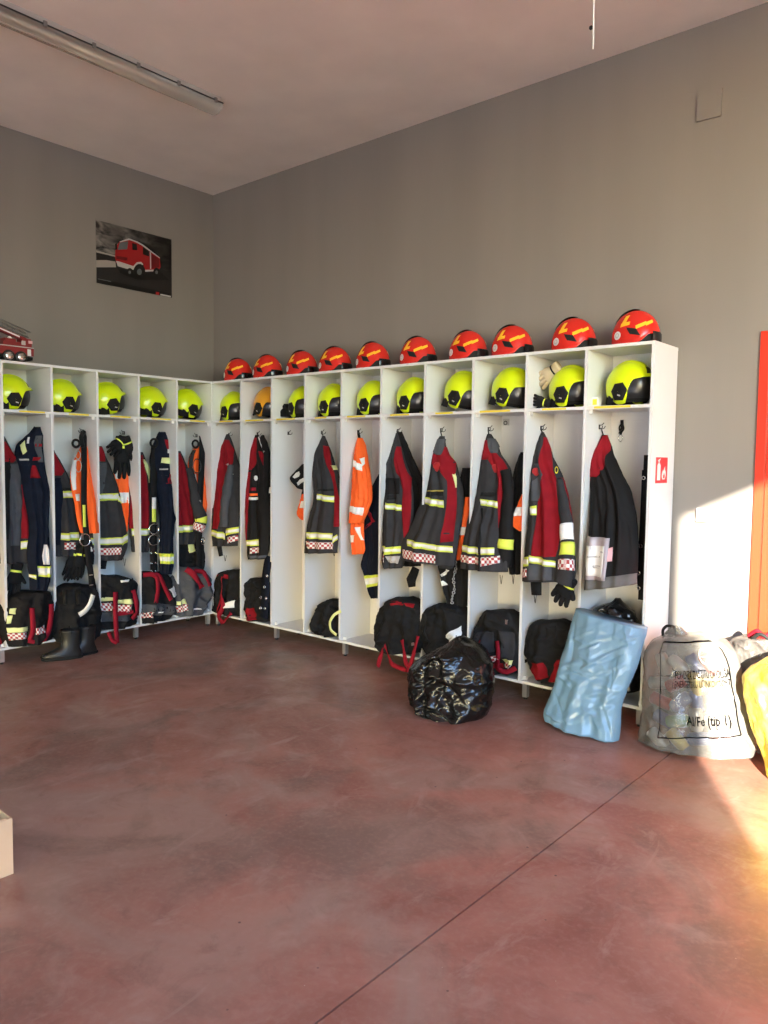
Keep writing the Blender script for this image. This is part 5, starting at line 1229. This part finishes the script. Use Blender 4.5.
# poster with a fire engine in front of a stormy sky
m = mat('poster_print', (0.03, 0.03, 0.03), .28); nt = m.node_tree; b = nt.nodes['Principled BSDF']
tc = nt.nodes.new('ShaderNodeTexCoord'); mp = nt.nodes.new('ShaderNodeMapping'); mp.inputs['Scale'].default_value = (1, 2.2, 5.0)
nz = nt.nodes.new('ShaderNodeTexNoise'); nz.inputs['Scale'].default_value = 2.6; nz.inputs['Detail'].default_value = 6; nz.inputs['Distortion'].default_value = .6
rp_ = nt.nodes.new('ShaderNodeValToRGB'); rp_.color_ramp.elements[0].position = .42; rp_.color_ramp.elements[0].color = (0.012, 0.012, 0.013, 1)
rp_.color_ramp.elements[1].position = .72; rp_.color_ramp.elements[1].color = (0.26, 0.24, 0.22, 1)
for a_, b_ in ((tc.outputs['Object'], mp.inputs['Vector']), (mp.outputs['Vector'], nz.inputs['Vector']), (nz.outputs['Fac'], rp_.inputs['Fac'])): nt.links.new(a_, b_)
sx = nt.nodes.new('ShaderNodeSeparateXYZ'); gr = nt.nodes.new('ShaderNodeMapRange'); gr.inputs['From Min'].default_value = -.36; gr.inputs['From Max'].default_value = .25; gr.inputs['To Min'].default_value = 1.3; gr.inputs['To Max'].default_value = .12
mg = nt.nodes.new('ShaderNodeMix'); mg.data_type = 'RGBA'; mg.blend_type = 'MULTIPLY'; mg.inputs['Factor'].default_value = 1
for a_, b_ in ((tc.outputs['Object'], sx.inputs[0]), (sx.outputs['Y'], gr.inputs['Value']), (rp_.outputs['Color'], mg.inputs['A']), (gr.outputs['Result'], mg.inputs['B']), (mg.outputs['Result'], b.inputs['Base Color'])): nt.links.new(a_, b_)
mat('print_road', (0.016, 0.015, 0.015), .3); mat('print_glow', (0.30, 0.28, 0.25), .3); mat('print_black', (0.006, 0.006, 0.006), .28)
mat('print_red', (0.30, 0.010, 0.012), .28); mat('print_darkred', (0.13, 0.006, 0.008), .28); mat('print_white', (0.42, 0.41, 0.40), .3); mat('print_grey', (0.10, 0.11, 0.115), .3)
PY0, PY1, PZ0, PZ1 = -1.172, -.454, 2.906, 3.414
t = thing('poster', 'unframed poster of a red fire engine under dark clouds', 'poster', (0, (PY0+PY1)/2, PZ0))
MB().box(.0008, PY0, PZ0, .0025, PY1, PZ1).build('sheet', 'poster_print', t, smooth=False)
def pp(zx, zy, d): p = at(80 + zx/6.982, 200 + zy/6.982, 0, 0); return Vector((.0026 + d, min(PY1, max(PY0, p.y)), min(PZ1, max(PZ0, p.z))))
def pr(name, m_, poly, lv): MB().slab([pp(x, y, lv*.0003) for x, y in poly], (.0002, 0, 0)).build(name, m_, t, smooth=False)
pr('printed_road', 'print_road', [(112, 360), (240, 400), (560, 480), (638, 520), (640, 690), (112, 577)], 0)
pr('printed_glow', 'print_glow', [(112, 352), (180, 370), (245, 388), (245, 396), (112, 366)], 1)
pr('printed_glow', 'print_glow', [(112, 420), (180, 420), (246, 430), (250, 470), (112, 470)], .5)
pr('printed_footer', 'print_black', [(112, 545), (640, 655), (640, 690), (112, 577)], 1)
pr('printed_shadow', 'print_black', [(255, 470), (400, 520), (560, 500), (620, 560), (400, 560), (280, 510)], 1)
pr('printed_cab', 'print_red', [(248, 330), (275, 290), (345, 275), (400, 292), (430, 310), (440, 440), (390, 440), (370, 465), (250, 440), (243, 385)], 2)
pr('printed_box', 'print_red', [(430, 310), (490, 362), (555, 405), (560, 470), (545, 500), (445, 500), (440, 440)], 2)
pr('printed_roof', 'print_white', [(275, 290), (340, 268), (400, 290), (436, 310), (556, 402), (556, 409), (430, 318), (398, 300), (345, 279), (278, 296)], 3)
pr('printed_windscreen', 'print_grey', [(262, 348), (275, 298), (335, 288), (328, 345)], 3)
pr('printed_window', 'print_black', [(362, 300), (395, 310), (398, 352), (364, 348)], 3)
pr('printed_window', 'print_black', [(438, 325), (482, 360), (480, 395), (438, 380)], 3)
pr('printed_bumper', 'print_white', [(250, 425), (280, 432), (370, 462), (395, 435), (425, 432), (440, 450), (432, 458), (400, 455), (380, 488), (330, 482), (262, 462)], 3)
pr('printed_stripe', 'print_white', [(446, 488), (545, 486), (545, 496), (446, 502)], 3)
pr('printed_shutter', 'print_darkred', [(497, 378), (552, 412), (554, 470), (497, 478)], 3)
pr('printed_frame_line', 'print_white', [(486, 362), (494, 368), (496, 480), (488, 482)], 3)
pr('printed_grille', 'print_darkred', [(252, 390), (330, 402), (328, 425), (252, 412)], 3)
for cx, cy, r in ((413, 502, 56), (533, 505, 32), (345, 505, 30)):
    pr('printed_wheel', 'print_black', [(cx + r*.75*math.cos(2*PI*i/14), cy + r*math.sin(2*PI*i/14)) for i in range(14)], 4)
    if r > 23: pr('printed_hub', 'print_grey', [(cx + r*.3*math.cos(2*PI*i/10), cy + r*.4*math.sin(2*PI*i/10)) for i in range(10)], 5)
pr('printed_mirror', 'print_black', [(243, 308), (255, 302), (258, 345), (246, 348)], 4)
pr('printed_logo', 'print_red', [(527, 640), (552, 645), (552, 665), (527, 660)], 3)
pr('printed_caption', 'print_white', [(560, 655), (632, 670), (632, 680), (560, 665)], 3)
pr('printed_caption', 'print_grey', [(122, 548), (215, 567), (215, 572), (122, 553)], 3)

# toy ladder truck on the locker top
o_ = .26
def tp(px, py, o=o_): return Pw('L', px, py, o)
zt = H + .001
a1 = tp(33, 350).y; a_s = tp(0, 350).y; sc_ = (a1 - a_s) / 33     # metres per photo pixel here
t = thing('toy_fire_truck', 'red toy ladder truck on top of the left lockers', 'toy', (o_, a1 - .30, zt))
Y = lambda px: a1 - .034 - (33 - px)*sc_
hw = .085
def tb(x0, z0, x1, z1, name, m_, w=hw, par=t): return MB().box(o_ - w, Y(x0), zt + z0, o_ + w, Y(x1), zt + z1).build(name, m_, par, smooth=False)
tb(-36, .030, 33, .052, 'chassis', 'matt_black', hw*.8)
bd = tb(-20, .058, 33, .115, 'rear_body', 'toy_red')
MB().box(o_ + hw, Y(26.5), zt + .058, o_ + hw + .003, Y(30), zt + .105).build('white_panel', 'toy_white', bd, smooth=False)
MB().box(o_ - hw - .002, Y(-20), zt + .113, o_ + hw + .003, Y(33), zt + .120).build('edge_line', 'lamp_housing', bd, smooth=False)
cb = MB().slab([Vector((o_ - hw, Y(-38), zt + .035)), Vector((o_ - hw, Y(-21), zt + .035)), Vector((o_ - hw, Y(-21), zt + .155)), Vector((o_ - hw, Y(-34), zt + .155)), Vector((o_ - hw, Y(-38), zt + .095))], (2*hw, 0, 0)).build('cab', 'toy_red', t, smooth=False)
MB().box(o_ + hw, Y(-33), zt + .098, o_ + hw + .002, Y(-24), zt + .145).build('cab_window', 'visor_smoke', cb, smooth=False)
tb(4, .120, 32.5, .150, 'turntable', 'toy_red', hw*.75)
tb(7, .150, 18, .175, 'operator_seat', 'toy_red', hw*.5)
MB().box(o_ + hw*.75, Y(22), zt + .135, o_ + hw*.75 + .003, Y(26), zt + .165).build('number_plate', 'decal_grey', t, smooth=False)
MB().box(o_ + hw*.75, Y(29), zt + .150, o_ + hw*.75 + .004, Y(33), zt + .170).build('tail_light', 'pink_tag', t, smooth=False)
MB().lathe((o_ + .03, Y(12.5), zt + .175), (0, 0, 1), [(0, .016), (.008, .014), (.018, .004)], 12).build('beacon', 'toy_white', t)
for x in (-30, 8, 20):
    for s_ in (-1, 1):
        w = MB().lathe((o_ + s_*(hw*.80), Y(x), zt + .043), (s_, 0, 0), [(0, .043), (.024, .043), (.028, .037), (.0285, .030)], 20).build('wheel', 'rubber', t)
        MB().lathe((o_ + s_*(hw*.80 + .0285), Y(x), zt + .043), (s_, 0, 0), [(0, .029), (.003, .027), (.004, .010)], 16).build('hub', 'chrome', w)
# ladder rising to the left
p0 = Vector((o_, Y(31), zt + .190)); p1 = Vector((o_, Y(-34), zt + .335))
d = (p1 - p0).normalized(); up_ = Vector((0, -d.z, d.y)); up_ = up_ if up_.z > 0 else -up_
ar = MB(); ar.obox((p0+p1)/2 - up_*.012, d*((p1-p0).length/2), Vector((.020, 0, 0)), up_*.012); ar.build('ladder_arm', 'toy_red', t, smooth=False)
MB().obox(p0.lerp(p1, .30) - up_*.010 + Vector((.0215, 0, 0)), d*.09, Vector((.001, 0, 0)), up_*.005).build('ladder_arm_stripe', 'toy_white', t, smooth=False)
for s_ in (-1, 1):
    for h in (.006, .048):
        MB().tube([p0 + Vector((s_*.036, 0, 0)) + up_*h, p1 + Vector((s_*.036, 0, 0)) + up_*h], .005, 6).build('ladder_rail', 'toy_grey', t)
    for k in range(13):
        q = p0.lerp(p1, (k + .3)/13) + Vector((s_*.036, 0, 0)); MB().tube([q + up_*.006, q + up_*.048 + d*.012], .003, 5).build('rail_post', 'toy_grey', t)
for k in range(16):
    q = p0.lerp(p1, (k + .5)/16) + up_*.006; MB().tube([q - Vector((.036, 0, 0)), q + Vector((.036, 0, 0))], .003, 5).build('rung', 'toy_grey', t)
tb(24, .150, 33, .185, 'turntable_back', 'toy_red', hw*.5)

# twin tube ceiling lamp, switched off
lx, ly0, ly1 = 1.565, -2.72, -1.16
t = thing('ceiling_lamp', 'long unlit fluorescent lamp on the ceiling', 'lamp', (lx, (ly0+ly1)/2, ROOM_Z - .11))
def trough(hw_, z0, z1, e, n=12):
    G = []
    for y in (ly0 - e, ly1 + e):
        G.append([Vector((lx - hw_*math.cos(PI*k/n), y, z0 + (z1 - z0)*math.sin(PI*k/n))) for k in range(n+1)])
    m = MB().grid(G); k = n+1; m.f.append(tuple(range(k))); m.f.append(tuple(range(k, 2*k))[::-1]); return m
MB().box(lx - .066, ly0, ROOM_Z - .040, lx + .066, ly1, ROOM_Z).build('housing', 'lamp_housing', t, smooth=False)
trough(.074, ROOM_Z - .036, ROOM_Z - .095, .012).build('diffuser', 'lamp_cover', t, smooth=True)
MB().box(lx - .077, ly0 - .014, ROOM_Z - .042, lx + .077, ly1 + .014, ROOM_Z - .034).build('gasket', 'dark_steel', t, smooth=False)
for s_ in (-1, 1):
    MB().cyl((lx + s_*.030, ly0 + .03, ROOM_Z - .062), (lx + s_*.030, ly1 - .03, ROOM_Z - .062), .013).build('tube', 'lamp_tube', t)
for k in range(6):
    y = lerp(ly0 + .06, ly1 - .05, k/5)
    for s_ in (-1, 1):
        MB().box(lx + s_*.078 - .005, y - .010, ROOM_Z - .055, lx + s_*.078 + .005, y + .010, ROOM_Z - .022).build('latch', 'toy_grey', t, smooth=False)
for y in (ly0 - .016, ly1 + .006):
    MB().lathe((lx, y, ROOM_Z - .058), (0, 1, 0), [(0, .026), (.010, .026)], 16).build('end_cap', 'lamp_housing', t)

# thin cord hanging from the ceiling
p = at(593, 49, 1, -1.6)
q0 = Vector((p.x - .01, p.y, ROOM_Z))
cd = tag(MB().tube([q0, Vector((p.x - .004, p.y, lerp(p.z, ROOM_Z, .5))), p], .0035, 6).build('hanging_cord', 'white_cloth', origin=p), 'thin white cord hanging from the ceiling at the top', 'cord')
kk = at(591, 28, 1, -1.6); MB().lathe(Vector((kk.x, kk.y, kk.z)) - Vector((0, 0, .006)), (0, 0, 1), [(0, .004), (.004, .008), (.010, .008), (.014, .004)], 10).build('knot', 'matt_black', cd)

# small white junction box on the wall by the sun patch
jb = tag(MB().box(4.495, -.034, 1.160, 4.590, -.0005, 1.235).build('junction_box', 'locker_edge', smooth=False, origin=(4.54, 0, 1.16)), 'small white junction box on the wall near the red door', 'box')
MB().box(4.502, -.037, 1.166, 4.583, -.034, 1.229).build('lid', 'locker_edge', jb, smooth=False)

# open cardboard box at the left picture edge
bx0, bx1, by0, by1, bh = 2.93, 3.275, -3.80, -3.338, .205
t = thing('cardboard_box', 'open cardboard box at the left edge of the floor', 'box', ((bx0+bx1)/2, (by0+by1)/2, 0))
MB().box(bx0, by0, .001, bx1, by1, .005).build('base', 'cardboard', t, smooth=False)
for nm, c in (('side', (bx0, by0, bx0 + .004, by1)), ('side', (bx1 - .004, by0, bx1, by1)), ('side', (bx0 + .004, by0, bx1 - .004, by0 + .004)), ('side', (bx0 + .004, by1 - .004, bx1 - .004, by1))):
    MB().box(c[0], c[1], .005, c[2], c[3], bh).build(nm, 'cardboard', t, smooth=False)
MB().slab([(bx1 - .004, by0, bh), (bx1 - .004, by1 - .02, bh), (bx1 - .075, by1 - .05, bh - .03), (bx1 - .075, by0 + .03, bh - .03)], (0, 0, .004)).build('flap', 'cardboard', t, smooth=False)
MB().slab([(bx0 + .004, by0, bh), (bx0 + .004, by1 - .02, bh), (bx0 - .09, by1 - .04, bh + .06), (bx0 - .09, by0 + .03, bh + .06)], (0, 0, .004)).build('flap', 'cardboard', t, smooth=False)
# small white box in the end cubby, key plate in the eighth locker, black gloves in the third cubby
a, _ = AZ('R', 594, 400, .26); wbx = MB().box(a, -.285, ZS + .0005, a + .035, -.235, ZS + .055)
tag(wbx.build('small_carton', 'white_paper', smooth=False, origin=(a + .017, -.26, ZS)), 'tiny white carton behind the tenth yellow helmet', 'carton'); MB().box(a + .004, -.2862, ZS + .012, a + .030, -.2851, ZS + .045).build('carton_label', 'label_yellow', bpy.data.objects['small_carton'], smooth=False)
t = garment('balaclava', 'black balaclava heaped beside the third yellow helmet', 'hood', 'R', [(404, 284, 288), (408, 282, 291), (412, 281, 298), (417, 280, 300)], .20, .21, BLK, [], seed=401, th=.05, crump=.014, cscale=14, zmin=ZS + .002)
p = Pw('R', 505, 422, .03); kp = tag(MB().box(p.x - .022, -.020, p.z - .022, p.x + .022, -.0125, p.z + .022).build('key_plate', 'steel', smooth=False, origin=p), 'small steel plate on the back of the eighth locker', 'plate')
MB().torus(p + Vector((0, .006, -.006)), (0, -1, 0), .012, .003, 14, 6).build('key_ring', 'dark_steel', kp)
